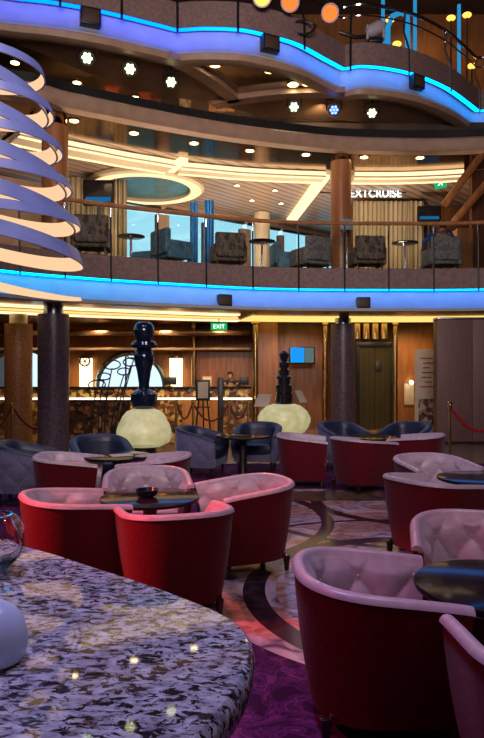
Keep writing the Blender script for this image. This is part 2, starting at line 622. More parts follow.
def empty(name, loc, rz=0, label=None, cat=None, group=None):
    o = bpy.data.objects.new(name, None)
    o.empty_display_size = .1
    COL.objects.link(o)
    o.location = loc
    o.rotation_euler = (0, 0, rz)
    return tag(o, label, cat, group)


def struct(o, label=None):
    o['kind'] = 'structure'
    if label: o['label'] = label
    return o


def copy_tree(o, parent=None):
    c = o.copy()
    COL.objects.link(c)
    if parent is not None:
        c.parent = parent
    for ch in list(o.children):
        copy_tree(ch, c)
    return c


def spot(name, loc, target, energy, color, size=40, blend=.6, radius=.15):
    l = bpy.data.lights.new(name, 'SPOT')
    l.energy, l.color, l.spot_size, l.spot_blend, l.shadow_soft_size = energy, color, math.radians(size), blend, radius
    o = bpy.data.objects.new(name, l)
    COL.objects.link(o)
    o.location = loc
    o.rotation_euler = (Vector(target) - Vector(loc)).to_track_quat('-Z', 'Y').to_euler()
    return o


def area(name, loc, target, energy, color, sx=1, sy=1):
    l = bpy.data.lights.new(name, 'AREA')
    l.shape = 'RECTANGLE'
    l.size, l.size_y, l.energy, l.color = sx, sy, energy, color
    o = bpy.data.objects.new(name, l)
    COL.objects.link(o)
    o.location = loc
    o.rotation_euler = (Vector(target) - Vector(loc)).to_track_quat('-Z', 'Y').to_euler()
    return o


# ------------------------------------------------------------------ plan curves of the decks
def curve_from(pairs, extra_l=(), extra_r=()):
    return list(extra_l) + [(PX(u, d), d) for u, d in pairs] + list(extra_r)

EDGE2 = smooth_curve(curve_from([(0, 11.3), (80, 12.2), (130, 12.7), (180, 13.15), (240, 13.7), (300, 14.0), (380, 14.1), (484, 14.0)],
                                [(-8.6, 4.5), (-6.6, 8.6)], [(8.3, 13.1), (10.3, 11.2)]), 8)
Z4T = 9.22
def d4(u, vt): return (u, (9.10 - H) * F / (HV - vt))
LOBES = [[d4(-60, -16), d4(0, -3), d4(50, 3), d4(100, 12), d4(150, 24), d4(177, 31)],
         [d4(177, 31), d4(205, 29.5), d4(242, 31), d4(270, 37), d4(300, 46), d4(330, 62), d4(345, 70)],
         [d4(345, 70), d4(362, 67.5), d4(390, 70), d4(420, 77), d4(450, 90), d4(470, 104), d4(480, 112)],
         [d4(480, 112), d4(500, 112), d4(540, 122)]]
LOBE_CURVES = []
for i, lb in enumerate(LOBES):
    LOBE_CURVES.append(smooth_curve(curve_from(lb, [(-7.6, 9.5)] if i == 0 else ()), 8))
EDGE4 = LOBE_CURVES[0] + LOBE_CURVES[1][1:] + LOBE_CURVES[2][1:] + LOBE_CURVES[3][1:]
def d3(u, vb): return (u, (7.0 - H) * F / (HV - vb))
EDGE3 = smooth_curve(curve_from([d3(-30, 84), d3(40, 100), d3(65, 107), d3(100, 114), d3(130, 120), d3(190, 131), d3(242, 139), d3(300, 146),
                                 d3(350, 150), d3(420, 151.5), d3(466, 150.5), d3(520, 147)], [(-7.2, 8.6)], [(9.5, 14.0)]), 8)

# ------------------------------------------------------------------ room shell
XL, XR, YB, YF, ZT = -10.5, 10.5, 30.0, -4.0, 13.5
def plate(name, poly, z0, z1, m):
    mb = MB(); mb.prism(poly, z0, z1)
    return mb.build(name, m, smooth=False)
struct(plate('floor', [(XL, YF), (XR, YF), (XR, YB), (XL, YB)], -.2, 0, 'floor'))
struct(plate('ceiling', [(XL, YF), (XR, YF), (XR, YB), (XL, YB)], ZT, ZT + .2, 'dark_wall'))
def wallbox(name, x0, x1, y0, y1, z0, z1, m):
    mb = MB(); mb.box(((x0 + x1) / 2, (y0 + y1) / 2, (z0 + z1) / 2), (x1 - x0, y1 - y0, z1 - z0))
    return struct(mb.build(name, m, smooth=False))
wallbox('wall_left', XL - .2, XL, YF, YB, 0, ZT, 'dark_wall')
wallbox('wall_right', XR, XR + .2, YF, YB, 0, ZT, 'dark_wall')
wallbox('wall_rear', XL, XR, YF - .2, YF, 0, ZT, 'dark_wall')


def slab_from_edge(edge, yback, z0, z1, off=0.0):
    """floor or ceiling field from a deck edge to the back of the ship side"""
    nr = plan_normals(edge)
    fr = [(p[0] + n[0] * off, p[1] + n[1] * off) for p, n in zip(edge, nr)]
    mb = MB()
    rows = []
    for z in (z0, z1):
        rows.append([Vector((p[0], p[1], z)) for p in fr])
    yb = yback if callable(yback) else (lambda x: yback)
    bk = [(XL + (XR - XL) * i / (len(fr) - 1), yb(XL + (XR - XL) * i / (len(fr) - 1))) for i in range(len(fr))]
    mb.grid([[Vector((p[0], p[1], z0)) for p in fr], [Vector((p[0], p[1], z0)) for p in bk]])
    if z1 > z0:
        mb.grid([[Vector((p[0], p[1], z1)) for p in fr], [Vector((p[0], p[1], z1)) for p in bk]])
        mb.grid(rows)
    return mb


# ---- deck 2 (first balcony): slab, lit cove, parapet band
Z2B, Z2C, Z2T = 2.98, 3.50, 3.92
struct(slab_from_edge(EDGE2, YB, Z2T - .06, Z2T - .02, -.1).build('balcony_floor', 'walnut_dark', smooth=False))
mb = MB(); mb.sweep(EDGE2, [(0, Z2C - .03), (0, Z2T), (-.03, Z2T + .02), (-.26, Z2T + .02), (-.26, Z2C - .02), (-.04, Z2C - .02), (-.03, Z2C - .03)], True)
struct(mb.build('trim_1', 'parapet'), 'mauve balcony parapet band')
mb = MB(); mb.sweep(EDGE2, [(-.26, Z2C), (-.25, 3.36), (-.20, 3.22), (-.11, 3.10), (-.02, 3.04), (-.02, Z2B), (-.3, Z2B)])
struct(mb.build('trim_2', 'cove'), 'smooth cove under the balcony parapet')
mb = MB(); mb.sweep(EDGE2, [(-.05, Z2C - .022), (-.05, Z2C - .05), (-.17, Z2C - .05), (-.17, Z2C - .022)], True)
tag(mb.build('light_strip', 'led_azure'), 'long blue light strip under the lower balcony parapet', 'light strip', 'blue cove lights')
struct(slab_from_edge(EDGE2, YB, Z2B, Z2B, -.28).build('ceiling_lower', 'copper', smooth=False))

# warm cove lights in the lower ceiling: two lines on the left, one broad line on the right
def offset_curve(c, off, u0=None, u1=None):
    nr = plan_normals(c)
    q = [(p[0] + n[0] * off, p[1] + n[1] * off) for p, n in zip(c, nr)]
    if u0 is not None:
        q = [p for p in q if p[1] > 1 and u0 <= HU + p[0] * F / p[1] <= u1]
    return q
def cove(name, off, w, z, m, label, u0=-60, u1=540, base=EDGE2, th=.03):
    c = offset_curve(base, -off, u0, u1)
    mb = MB(); mb.sweep(c, [(0, z), (-w, z), (-w, z - th), (0, z - th)], True)
    return tag(mb.build(name, m, smooth=False), label, 'cove light', 'warm cove lights')
cove('cove_light', 1.15, .32, Z2B, 'cove_warm', 'wide warm cove light nearest the balcony edge in the lower ceiling', -60, 246)
cove('cove_light', 2.9, .30, Z2B, 'cove_warm', 'narrow warm cove light deeper in the lower ceiling above reception', -60, 246)
cove('cove_light', 2.1, .16, Z2B, 'cove_yellow', 'slim amber cove light between the two warm ones above reception', -60, 246)
cove('cove_light', 1.5, 1.5, Z2B, 'cove_yellow', 'broad amber cove light in the lower ceiling on the lift side', 250, 540)

# ---- deck 3: tan band, dark upstand, smoked mirror soffit
mb = MB(); mb.sweep(EDGE3, [(0, 7.0), (.04, 7.06), (.05, 7.28), (0, 7.33), (-.3, 7.33), (-.3, 7.0)], True)
struct(mb.build('trim_3', 'tan_trim'), 'tan curved band below the dark upper gallery')
mb = MB(); mb.sweep(EDGE3, [(-.10, 7.33), (-.10, 7.56), (-.24, 7.56), (-.24, 7.33)], True)
struct(mb.build('trim_4', 'black'), 'dark upstand on the tan band')
EDGE3B = offset_curve(EDGE3, -1.55)
mb = MB()
mb.grid([[Vector((p[0], p[1], 7.0)) for p in offset_curve(EDGE3, -.28)], [Vector((p[0], p[1], 7.0)) for p in EDGE3B]])
struct(mb.build('ceiling_mirror', 'mirror_brown', smooth=False))
HULL = lambda x: 18.6 + (x + 5.2) * .779
struct(slab_from_edge(EDGE3, HULL, 7.02, 7.3, -1.5).build('ceiling_balcony', 'slats', smooth=False))

# ---- deck 4: scalloped parapet with lit cove
Z4B, Z4P = 8.60, 9.72
mb = MB(); mb.sweep(EDGE4, [(0, Z4T - .05), (0, Z4P), (-.03, Z4P + .03), (-.3, Z4P + .03), (-.3, Z4T - .02), (-.04, Z4T - .02), (-.03, Z4T - .05)], True)
struct(mb.build('trim_5', 'parapet'), 'scalloped mauve parapet of the upper deck')
mb = MB(); mb.sweep(EDGE4, [(-.28, Z4T), (-.27, 9.03), (-.22, 8.83), (-.13, 8.71), (-.03, 8.65), (-.03, Z4B)])
struct(mb.build('trim_6', 'cove'), 'smooth cove under the upper parapet')
mb = MB(); mb.sweep(EDGE4, [(-.05, Z4T - .022), (-.05, Z4T - .05), (-.17, Z4T - .05), (-.17, Z4T - .022)], True)
tag(mb.build('light_strip', 'led_blue'), 'blue light strip winding under the scalloped upper parapet', 'light strip', 'blue cove lights')
mb = MB(); mb.sweep(EDGE4, [(.0, Z4B), (.02, Z4B - .03), (.0, Z4B - .15), (-.12, Z4B - .18), (-.3, Z4B - .15), (-.3, Z4B)], True)
struct(mb.build('trim_7', 'tan_trim'), 'tan lower moulding of the upper parapet')
struct(slab_from_edge(EDGE4, 26.0, Z4B - .02, Z4B + .05, -.28).build('ceiling_upper', 'mirror', smooth=False))
struct(slab_from_edge(EDGE4, 26.0, Z4P - .3, Z4P - .25, -.28).build('upper_floor', 'dark_wall', smooth=False))
# tan ribs that carry the scallop circles on into the soffit
def rib(name, pix, w=.34, h=.17):
    c = smooth_curve([(PX(u, d), d) for u, d in pix], 8)
    mb = MB(); mb.sweep(c, [(0, Z4B - .02), (w * .1, Z4B - h), (-w * .9, Z4B - h), (-w, Z4B - .02)], True)
    return struct(mb.build(name, 'tan_trim'), 'tan rib curving across the upper soffit')
ds = lambda v: (Z4B - .15 - H) * F / (HV - v)
rib('trim_17', [(170, ds(56)), (195, ds(68)), (220, ds(84)), (240, ds(101))])
rib('trim_18', [(212, ds(104)), (245, ds(98)), (292, ds(93)), (345, ds(92))])
def lens(name, pix):
    mb = MB(); z = Z4B - .06
    mb._add([Vector((PX(u, (z - H) * F / (HV - v)), (z - H) * F / (HV - v), z)) for u, v in pix], [list(range(len(pix)))])
    return struct(mb.build(name, 'soffit', smooth=False))
lens('ceiling_soffit_1', [(-40, 22), (0, 32), (60, 42), (120, 52), (177, 64), (215, 84), (236, 103), (190, 100), (130, 89), (80, 70), (40, 53), (0, 38), (-40, 28)])
lens('ceiling_soffit_2', [(222, 106), (292, 96), (345, 95), (390, 99), (430, 110), (460, 128), (476, 142), (440, 138), (380, 124), (320, 119), (262, 116)])

# deck 3 back wall with pictures, seen only in the mirror
wallbox('wall_gallery', XL, XR, 17.6, 17.8, 7.31, 8.575, 'dark_wall')
cols = [(.35, .10, .05), (.42, .33, .18), (.16, .05, .03), (.40, .20, .06), (.10, .07, .06)]
for i, (u, w, c) in enumerate([(35, 14, 2), (78, 12, 1), (112, 18, 0), (150, 22, 0), (185, 12, 1), (222, 26, 3), (262, 10, 4), (305, 30, 3), (352, 12, 1), (392, 28, 4)]):
    mb = MB(); x = PX(u, 17.6); ww = w * 17.6 / F
    mb.box((0, 0, 0), (ww, .03, .7), .006)
    mt = cells('picture_%s' % 'abcdefghij'[i], [cols[c], tuple(x * .5 for x in cols[c]), tuple(min(1, x * 1.6) for x in cols[c])], 6, .4)
    o = mb.build('framed_picture', mt, None, (x, 17.57, 7.95))
    tag(o, '%s from the left of the small pictures on the dark upper gallery wall' % 'first second third fourth fifth sixth seventh eighth ninth tenth'.split()[i], 'picture', 'gallery pictures')

# top back wall, honey-coloured, on the upper deck
wallbox('wall_upper', XL, XR, 21.0, 21.2, Z4P - .25, ZT, 'orange_wood')

# ------------------------------------------------------------------ columns
def column(u, d, r0, z0, z1, m, name):
    mb = MB(); mb.lathe([(r0, z0), (r0, z1)], 40, (PX(u, d), d, 0))
    return struct(mb.build(name, m))
column(53.5, 12.95, .315, 0, 2.80, 'column_mosaic', 'column_left')
column(343, 15.75, .30, 0, 2.80, 'column_mosaic', 'column_right')
column(18.5, 14.6, .31, 0, 2.72, 'column_orange', 'column_rear')
for u, d, r in ((53.5, 12.95, .2), (343, 15.75, .2), (18.5, 14.6, .2)):
    column(u, d, r, 2.72, 2.98, 'metal_cap' if u != 18.5 else 'cream', 'column_neck')
column(55, 13.2, .27, Z2T, 6.75, 'column_wood', 'column_upper_left')
column(341, 15.75, .255, Z2T, 6.85, 'column_wood', 'column_upper_right')
for u, d in ((55, 13.2), (341, 15.75)):
    column(u, d, .24, 6.75, 7.0, 'mirror_brown', 'column_capital')
column(262, 21.5, .27, Z2T, 7.0, 'cream', 'column_back')

# ------------------------------------------------------------------ lower deck back wall and reception
YW = 19.6
WALLTOP = Z2B
def arch_wall():
    mb = MB()
    arches = [(PX(22, YW), 1.2), (PX(131, YW), 1.06)]
    zc, zs = 1.12, .35
    xs = set([XL, 0.4])
    for cx, r in arches:
        for k in range(25):
            xs.add(cx - r * math.cos(PI * k / 24))
    xs = sorted(xs)
    def top(x):
        for cx, r in arches:
            if abs(x - cx) <= r + 1e-6:
                return zc + math.sqrt(max(0, r * r - (x - cx) ** 2))
        return None
    th = .25
    for a, b in zip(xs, xs[1:]):
        m_ = (a + b) / 2
        ins = any(abs(m_ - cx) < r for cx, r in arches)
        for y in (YW, YW + th):
            if ins:
                ta, tb = top(a) or zc, top(b) or zc
                mb._add([Vector((a, y, ta)), Vector((b, y, tb)), Vector((b, y, WALLTOP)), Vector((a, y, WALLTOP))], [[0, 1, 2, 3]])
                mb._add([Vector((a, y, 0)), Vector((b, y, 0)), Vector((b, y, zs)), Vector((a, y, zs))], [[0, 1, 2, 3]])
            else:
                mb._add([Vector((a, y, 0)), Vector((b, y, 0)), Vector((b, y, WALLTOP)), Vector((a, y, WALLTOP))], [[0, 1, 2, 3]])
        if ins:
            ta, tb = top(a) or zc, top(b) or zc
            mb._add([Vector((a, YW, ta)), Vector((b, YW, tb)), Vector((b, YW + th, tb)), Vector((a, YW + th, ta))], [[0, 1, 2, 3]])
            mb._add([Vector((a, YW, zs)), Vector((b, YW, zs)), Vector((b, YW + th, zs)), Vector((a, YW + th, zs))], [[0, 1, 2, 3]])
    struct(mb.build('wall_back', 'orange_wood', smooth=False))
    for i, (cx, r) in enumerate(arches):
        outline = [(cx - r, zs)] + [(cx - r * math.cos(PI * k / 24), zc + r * math.sin(PI * k / 24)) for k in range(25)] + [(cx + r, zs)]
        mb = MB(); mb.tube([Vector((x, YW - .02, z)) for x, z in outline], .085, 8)
        fr = struct(mb.build('window_%d' % (i + 1), 'metal_cap'), 'arched window with a grey frame')
        mb = MB(); mb._add([Vector((x, YW + .12, z)) for x, z in outline], [list(range(len(outline)))])
        mb.build('pane', 'pane', fr, smooth=False)
        mb = MB(); mb.box((cx - .18, YW + .1, (zs + zc + r) / 2), (.05, .05, zc + r - zs)); mb.box((cx, YW + .1, 1.1), (2 * r, .05, .05))
        mb.build('mullion', 'black', fr)
arch_wall()
# darker wood behind the desk and the panels to its right
wallbox('wall_desk', PX(196, 19.3), PX(262, 19.3), 19.1, 19.55, 0, Z2B, 'walnut')
wallbox('wall_panel', PX(258, 17.6), PX(334, 17.6), 17.6, 17.9, 0, Z2B, 'walnut')
wallbox('wall_pier', PX(258, 17.3), PX(277, 17.3), 17.0, 17.62, 0, Z2B - .001, 'orange_wood')
wallbox('wall_lift', PX(330, 17.4), PX(396, 17.4), 17.5, 17.9, 0, Z2B, 'walnut_dark')
wallbox('wall_alcove', PX(394, 18.2), XR, 18.0, 18.3, 0, Z2B, 'orange_wood')
wallbox('wall_end', .3, XR, 20.5, 20.7, 0, Z2B, 'walnut_dark')
# cornice rails along the reception wall
mb = MB(); mb.box(((XL + PX(250, 18.4)) / 2, 18.5, 2.72), (PX(250, 18.4) - XL, .9, .14), .02); struct(mb.build('trim_20', 'copper'))
mb = MB(); mb.box(((XL + PX(250, 18.8)) / 2, 18.9, 2.28), (PX(250, 18.8) - XL, .5, .07), .02); struct(mb.build('trim_21', 'tan_trim'))

# reception desk
desk = empty('reception_desk', (0, 16.2, 0), 0, 'long reception desk faced with brown mosaic and a glowing ledge line', 'desk')
x0, x1 = PX(-10, 16.2), PX(252, 16.2)
mb = MB(); mb.box(((x0 + x1) / 2, .2, .45), (x1 - x0, .6, .90)); mb.build('base', 'mosaic', desk, smooth=False)
mb = MB(); mb.box(((x0 + x1) / 2, .22, 1.06), (x1 - x0 - .1, .45, .24), .01); mb.build('upper_front', 'mosaic', desk, smooth=False)
mb = MB(); mb.box(((x0 + x1) / 2, .25, 1.20), (x1 - x0, .6, .04), .012); mb.build('worktop', 'black_gloss', desk)
mb = MB(); mb.box(((x0 + x1) / 2, -.10, .92), (x1 - x0, .06, .045), .01); mb.build('ledge_light', 'ledge', desk)
mb = MB(); mb.box((PX(201, 16.1), -.11, .45), (.95, .02, .86)); mb.build('front_panel', 'orange_wood', desk)
# low mosaic screen in front of it
scr = empty('mosaic_screen', (PX(98, 14.6), 14.6, 0), 0, 'low brown mosaic screen behind the wire sculpture', 'screen')
mb = MB(); mb.box((0, 0, .46), (1.5, .1, .92)); mb.build('panel', 'mosaic', scr, smooth=False)
mb = MB(); mb.box((0, 0, .94), (1.56, .14, .04), .01); mb.build('cap_rail', 'dark_wood', scr)

# wall sconces
for i, u in enumerate((86, 176)):
    s_ = empty('wall_sconce', (PX(u, 19.45), 19.45, 0), 0,
               ['tall glowing sconce left of the arched window', 'tall glowing sconce right of the arched window'][i], 'wall lamp', 'wall sconces')
    mb = MB(); mb.lathe([(.2, 1.05), (.2, 2.02)], 24, sx=1, sy=.6); mb.build('glass', 'sconce', s_)
    for z in (1.03, 2.04):
        mb = MB(); mb.lathe([(.22, z - .03), (.22, z + .03)], 24, sx=1, sy=.6); mb.build('band', 'gold', s_)
    if i == 0:
        mb = MB()
        mb.tube([Vector((.15 * math.cos(2 * PI * k / 20), -.15, 1.92 + .15 * math.sin(2 * PI * k / 20))) for k in range(20)], .025, 6, True)
        for k in range(3):
            a = PI * k / 3
            mb.cyl((-.15 * math.cos(a), -.15, 1.92 - .15 * math.sin(a)), (.15 * math.cos(a), -.15, 1.92 + .15 * math.sin(a)), .014, n=6)
        mb.build('emblem', 'black', s_)

# gold poles
for u, d, lab in ((255.5, 16.8, 'slim brass pole at the right end of the reception desk'), (325, 17.3, 'slim brass pole left of the right column'),
                  (395, 17.3, 'slim brass pole right of the lift doors'), (194, 18.9, 'slim brass pole between the sconce and the desk wall')):
    mb = MB(); mb.lathe([(.11, 0), (.11, .05), (.075, .06), (.075, 2.85), (.12, 2.9), (.12, 2.975)], 20)
    tag(mb.build('brass_pole', 'gold', None, (PX(u, d), d, 0)), lab, 'pole', 'brass poles')

# lift doors
lift = empty('door_1', (PX(375, 17.4), 17.4, 0)); struct(lift, 'bronze lift doors in a dark frame')
hw = 16 * 17.4 / F
mb = MB(); mb.box((-hw - .06, 0, 1.16), (.12, .16, 2.32), .01); mb.box((hw + .06, 0, 1.16), (.12, .16, 2.32), .01); mb.box((0, 0, 2.36), (2 * hw + .24, .16, .12), .01)
mb.build('door_frame', 'black', lift)
for s in (-1, 1):
    mb = MB(); mb.box((s * hw / 2, .04, 1.15), (hw - .008, .05, 2.3)); o = mb.build('door_leaf', 'bronze_door', lift)
mb = MB(); mb.box((hw * .25, -.0, 1.75), (.16, .02, .3), .01); mb.build('notice', 'black', lift)
# copper drums above the lift
for k, u in enumerate((357, 366, 375, 384)):
    mb = MB(); mb.lathe([(.10, 0), (.10, .42)], 16); struct(mb.build('trim_%d' % (24 + k), 'gold', None, (PX(u, 17.25), 17.25, 2.5)))

# television
tv = empty('television', (PX(302, 17.0), 17.0, H + 13.5 * 17.0 / F), .18, 'black wall television showing a blue and grey picture', 'television')
mb = MB(); mb.box((0, 0, 0), (.72, .07, .48), .012); mb.build('casing', 'black', tv)
mb = MB(); mb.box((-.14, -.037, .01), (.38, .006, .40)); mb.build('screen', 'screen_blue', tv)
mb = MB(); mb.box((.19, -.037, .01), (.26, .006, .40)); mb.build('screen', 'screen_grey', tv)
mb = MB(); mb.box((0, .31, .0), (.08, .58, .08)); mb.build('bracket', 'black', tv)

# exit sign, lower ceiling
def exit_sign(loc, lab, w=.42, h=.19, text='EXIT', tilt=0):
    e = empty('exit_sign', loc, 0, lab, 'sign', 'exit signs')
    mb = MB(); mb.box((0, 0, 0), (w, .05, h), .008); mb.build('casing', 'exit', e)
    mb = MB(); mb.cyl((0, 0, h / 2), (0, 0, h / 2 + .12), .012); mb.build('hanger', 'black', e)
    if text:
        letters(e, text, h * .78, (0, -.03, -h * .28), 'exit_white')
    else:
        mb = MB()
        mb.ball((.03, -.03, .085), .022, 6, (1, .3, 1))
        for p, q in (((.02, .055), (-.015, -.005)), ((-.015, -.005), (.04, -.03)), ((.04, -.03), (.03, -.09)), ((-.015, -.005), (-.035, -.05)), ((-.035, -.05), (-.085, -.06)), ((.02, .045), (.07, .02)), ((.015, .05), (-.05, .03))):
            mb.cyl((p[0], -.03, p[1]), (q[0], -.03, q[1]), .011, n=6)
        mb.build('running_figure', 'exit_white', e)
    e.rotation_euler = (0, tilt, 0)
    return e
def letters(parent, text, size, loc, m, name='lettering', ext=.006, align='CENTER'):
    c = bpy.data.curves.new(name, 'FONT')
    c.body, c.size, c.extrude, c.align_x = text, size, ext, align
    c.offset = 0
    t = bpy.data.objects.new(name, c)
    COL.objects.link(t)
    bpy.context.view_layer.update()
    me = bpy.data.meshes.new_from_object(t.evaluated_get(bpy.context.evaluated_depsgraph_get()))
    bpy.data.objects.remove(t)
    bpy.data.curves.remove(c)
    me.name = name
    me.materials.clear()
    me.materials.append(M_[m])
    o = bpy.data.objects.new(name, me)
    COL.objects.link(o)
    o.parent = parent
    o.location = loc
    o.rotation_euler = (PI / 2, 0, 0)
    return o
exit_sign(P(219, 326.5, 16.4), 'green exit sign under the lower ceiling above reception')

# wooden partition on the right
pt = empty('partition_wall', (0, 14.2, 0), 0, 'tall mauve panelled partition standing at the right behind the rope stand', 'partition')
xa, xb = PX(437, 14.2), PX(530, 14.2)
for a, b in ((0, .38), (.38, 1.0)):
    mb = MB(); w = (xb - xa)
    mb.box((xa + w * (a + b) / 2, .15, 1.42), (w * (b - a) - .012, .3, 2.76), .006); mb.build('panel', 'partition', pt)
mb = MB(); mb.box(((xa + xb) / 2, .15, 2.82), (xb - xa, .34, .05), .005); mb.build('cap_rail', 'metal_cap', pt)
mb = MB(); mb.box(((xa + xb) / 2, .15, .03), (xb - xa, .26, .06)); mb.build('plinth', 'black', pt)

# poster stand in the alcove
po = empty('poster_stand', (PX(427, 15.9), 15.9, 0), 0, 'tall pale poster stand beside the mauve partition', 'poster')
mb = MB(); mb.box((0, 0, 1.13), (.62, .03, 2.1), .004); mb.build('poster', 'white_card', po)
mb = MB(); mb.box((.03, -.018, .55), (.5, .006, .75)); mb.build('picture', cells('poster_picture', [(.05, .03, .03), (.3, .22, .16), (.12, .06, .05), (.5, .42, .34)], 9), po)
mb = MB()
for k in range(7):
    mb.box((-.02 + .05 * (k % 2), -.018, 1.95 - .12 * k), (.34 - .08 * (k % 3), .004, .03))
mb.build('printed_lines', mat('red_ink', (.30, .06, .04), None, 8, .6), po)
mb = MB(); mb.box((0, 0, .04), (.66, .3, .08), .01); mb.build('base', 'black', po)
# small notice and lamp on the alcove wall
nt_ = empty('wall_notice', P(409, 390, 17.96), 0, 'small white notice on the lit alcove wall', 'notice')
mb = MB(); mb.box((0, 0, -.12), (.28, .02, .6), .004); mb.build('sheet', 'white_card', nt_)
pl_ = empty('wall_lamp', P(411, 383, 17.9), 0, 'small glowing wall lamp above the white notice', 'wall lamp')
mb = MB(); mb.box((0, .05, 0), (.1, .1, .06), .01); mb.build('bracket', 'gold', pl_)
mb = MB(); mb.ball((0, -.04, .02), .055); mb.build('bulb', 'dl', pl_)

# ------------------------------------------------------------------ chess-piece lamps and wire sculpture
def chess(u, d, prof_lamp, prof_top, m_top, label):
    r_ = empty('chess_piece_lamp', (PX(u, d), d, 0), 0, label, 'floor lamp')
    mb = MB(); mb.lathe([(.30, 0), (.30, .05), (.22, .1), (.2, prof_lamp[0][1] + .02)], 32); mb.build('base', 'dark_wood', r_)
    mb = MB(); mb.lathe(prof_lamp, 40); mb.build('lamp_body', 'lamp_shell', r_)
    mb = MB(); mb.lathe(prof_top, 36); mb.build('finial', m_top, r_)
    return r_
d = 11.0; k = d / F
z = lambda v: H - (v - HV) * d / F
chess(144, d, [(.30, z(446)), (.44, z(442)), (.475, z(436)), (.475, z(430)), (.44, z(424)), (.41, z(421)), (.37, z(416)), (.29, z(411)), (.17, z(408.5))],
      [(.16, z(410)), (.20, z(406)), (.235, z(400)), (.235, z(394)), (.17, z(391)), (.10, z(389)), (.09, z(384)), (.12, z(372)), (.165, z(362)), (.175, z(356)), (.15, z(351)), (.12, z(349)),
       (.21, z(348)), (.225, z(345)), (.20, z(342)), (.13, z(340.5)), (.15, z(338)), (.178, z(333)), (.178, z(329)), (.15, z(324.5)), (.09, z(322)), (.0, z(321.5))],
      'sculpt_blue', 'tall indigo turned chess piece on a glowing cream drum, left of centre')
d = 13.0
chess(284, d, [(.2, z(436)), (.42, z(432)), (.5, z(427)), (.545, z(421)), (.545, z(417)), (.48, z(411)), (.36, z(406)), (.2, z(403.5))],
      [(.22, z(404)), (.18, z(402)), (.18, z(394)), (.15, z(393)), (.17, z(392)), (.17, z(385)), (.13, z(384)), (.13, z(380)), (.16, z(379)), (.16, z(377)), (.10, z(375)), (.12, z(370)), (.07, z(369)),
       (.11, z(366)), (.11, z(363)), (.06, z(361)), (.09, z(357)), (.11, z(354)), (.05, z(351)), (.0, z(350))],
      'sculpt_black', 'black stepped chess piece on a wide glowing cream lamp, near the brass pole')

ws = empty('wire_sculpture', (PX(112, 12.6), 12.6, 0), 0, 'dark wire sculpture of looped stalks before the arched window', 'sculpture')
mb = MB(); mb.lathe([(.3, 0), (.3, .04), (.05, .06)], 24); mb.build('base', 'black', ws)
for (ub, ut, vt, r) in ((92, 97, 388, .13), (98, 104, 379, .10), (104, 112, 368, .13), (108, 124, 374, .10), (112, 131, 365, .12), (116, 134, 358, .10), (101, 108, 394, .09)):
    d = 12.6
    b = Vector((PX(ub, d) - PX(112, d), 0, .05)); t = P(ut, vt, d) - Vector((PX(112, d), d, 0))
    mid = b * .4 + t * .6 + Vector((-.06, 0, 0))
    mb = MB(); mb.tube([b, mid, t], .013, 6)
    mb.tube([t + Vector((r * 1.3 * math.cos(a), .3 * r * math.sin(a), r * .7 * math.sin(a) + r * .5)) for a in [2 * PI * q / 20 for q in range(20)]], .014, 6, True)
    mb.build('looped_stalk', 'black', ws)

# ------------------------------------------------------------------ stanchions, signs and people at reception
def stanchion(x, y, label, h=.98, m='gold', group='rope stands'):
    s_ = empty('rope_stand', (x, y, 0), 0, label, 'rope stand', group)
    mb = MB(); mb.lathe([(.16, 0), (.16, .02), (.13, .04), (.03, .06)], 28); mb.build('base', m, s_)
    mb = MB(); mb.lathe([(.024, .05), (.024, h - .12), (.04, h - .11), (.04, h - .07), (.026, h - .06)], 16); mb.build('post', m, s_)
    mb = MB(); mb.lathe([(.03, h - .06), (.055, h - .05), (.03, h - .035), (.05, h - .01), (.05, h + .01), (.03, h + .035), (.001, h + .04)], 20); mb.build('finial', m, s_)
    return s_
def rope(p, q, sag, label, m='maroon_rope', r=.022, group='barrier ropes'):
    p, q = Vector(p), Vector(q)
    pts = [p.lerp(q, t / 14) - Vector((0, 0, sag * 4 * (t / 14) * (1 - t / 14))) for t in range(15)]
    mb = MB(); mb.tube(pts, r, 10)
    return tag(mb.build('barrier_rope', m), label, 'rope', group)
sx_, sy_ = PX(450, 11.6), 11.6
st = stanchion(sx_, sy_, 'brass rope stand holding the bright red rope beside the partition', 1.05)
rope((sx_ + .04, sy_, .93), (sx_ + 1.3, sy_ + .5, .93), .42, 'thick bright red rope sagging from the brass stand by the partition', 'red_rope', .032)
stanchion(sx_ + 1.34, sy_ + .5, 'brass rope stand outside the frame to the right', 1.05)
q = [PX(u, 14.3) for u in (176, 193, 229, 248)]
ql = ['first brass rope stand in front of the reception desk', 'second brass rope stand in front of the reception desk',
      'third brass rope stand, right of the black pylon', 'rope stand by the brass pole at the end of reception']
for x, l in zip(q, ql):
    stanchion(x, 14.3, l, .95)
for i, l in enumerate(('maroon rope left of the easel sign', 'maroon rope passing behind the easel sign', 'maroon rope right of the black pylon')):
    rope((q[i] + .03, 14.3, .85), (q[i + 1] - .03, 14.3, .85), (.3, .35, .3)[i], l)
xl = PX(12, 12.6)
stanchion(xl, 12.6, 'brass rope stand left of the orange column by the edge of the photo', .98)
stanchion(xl + .75, 13.6, 'brass rope stand hidden behind the mosaic column', .98)
stanchion(xl - .9, 12.6, 'brass rope stand beyond the left edge', .98)
rope((xl + .03, 12.62, .88), (xl + .72, 13.6, .88), .45, 'dark rope running from the left rope stand towards the mosaic column')
rope((xl - .03, 12.6, .88), (xl - .87, 12.6, .88), .45, 'dark rope running left from the left rope stand')

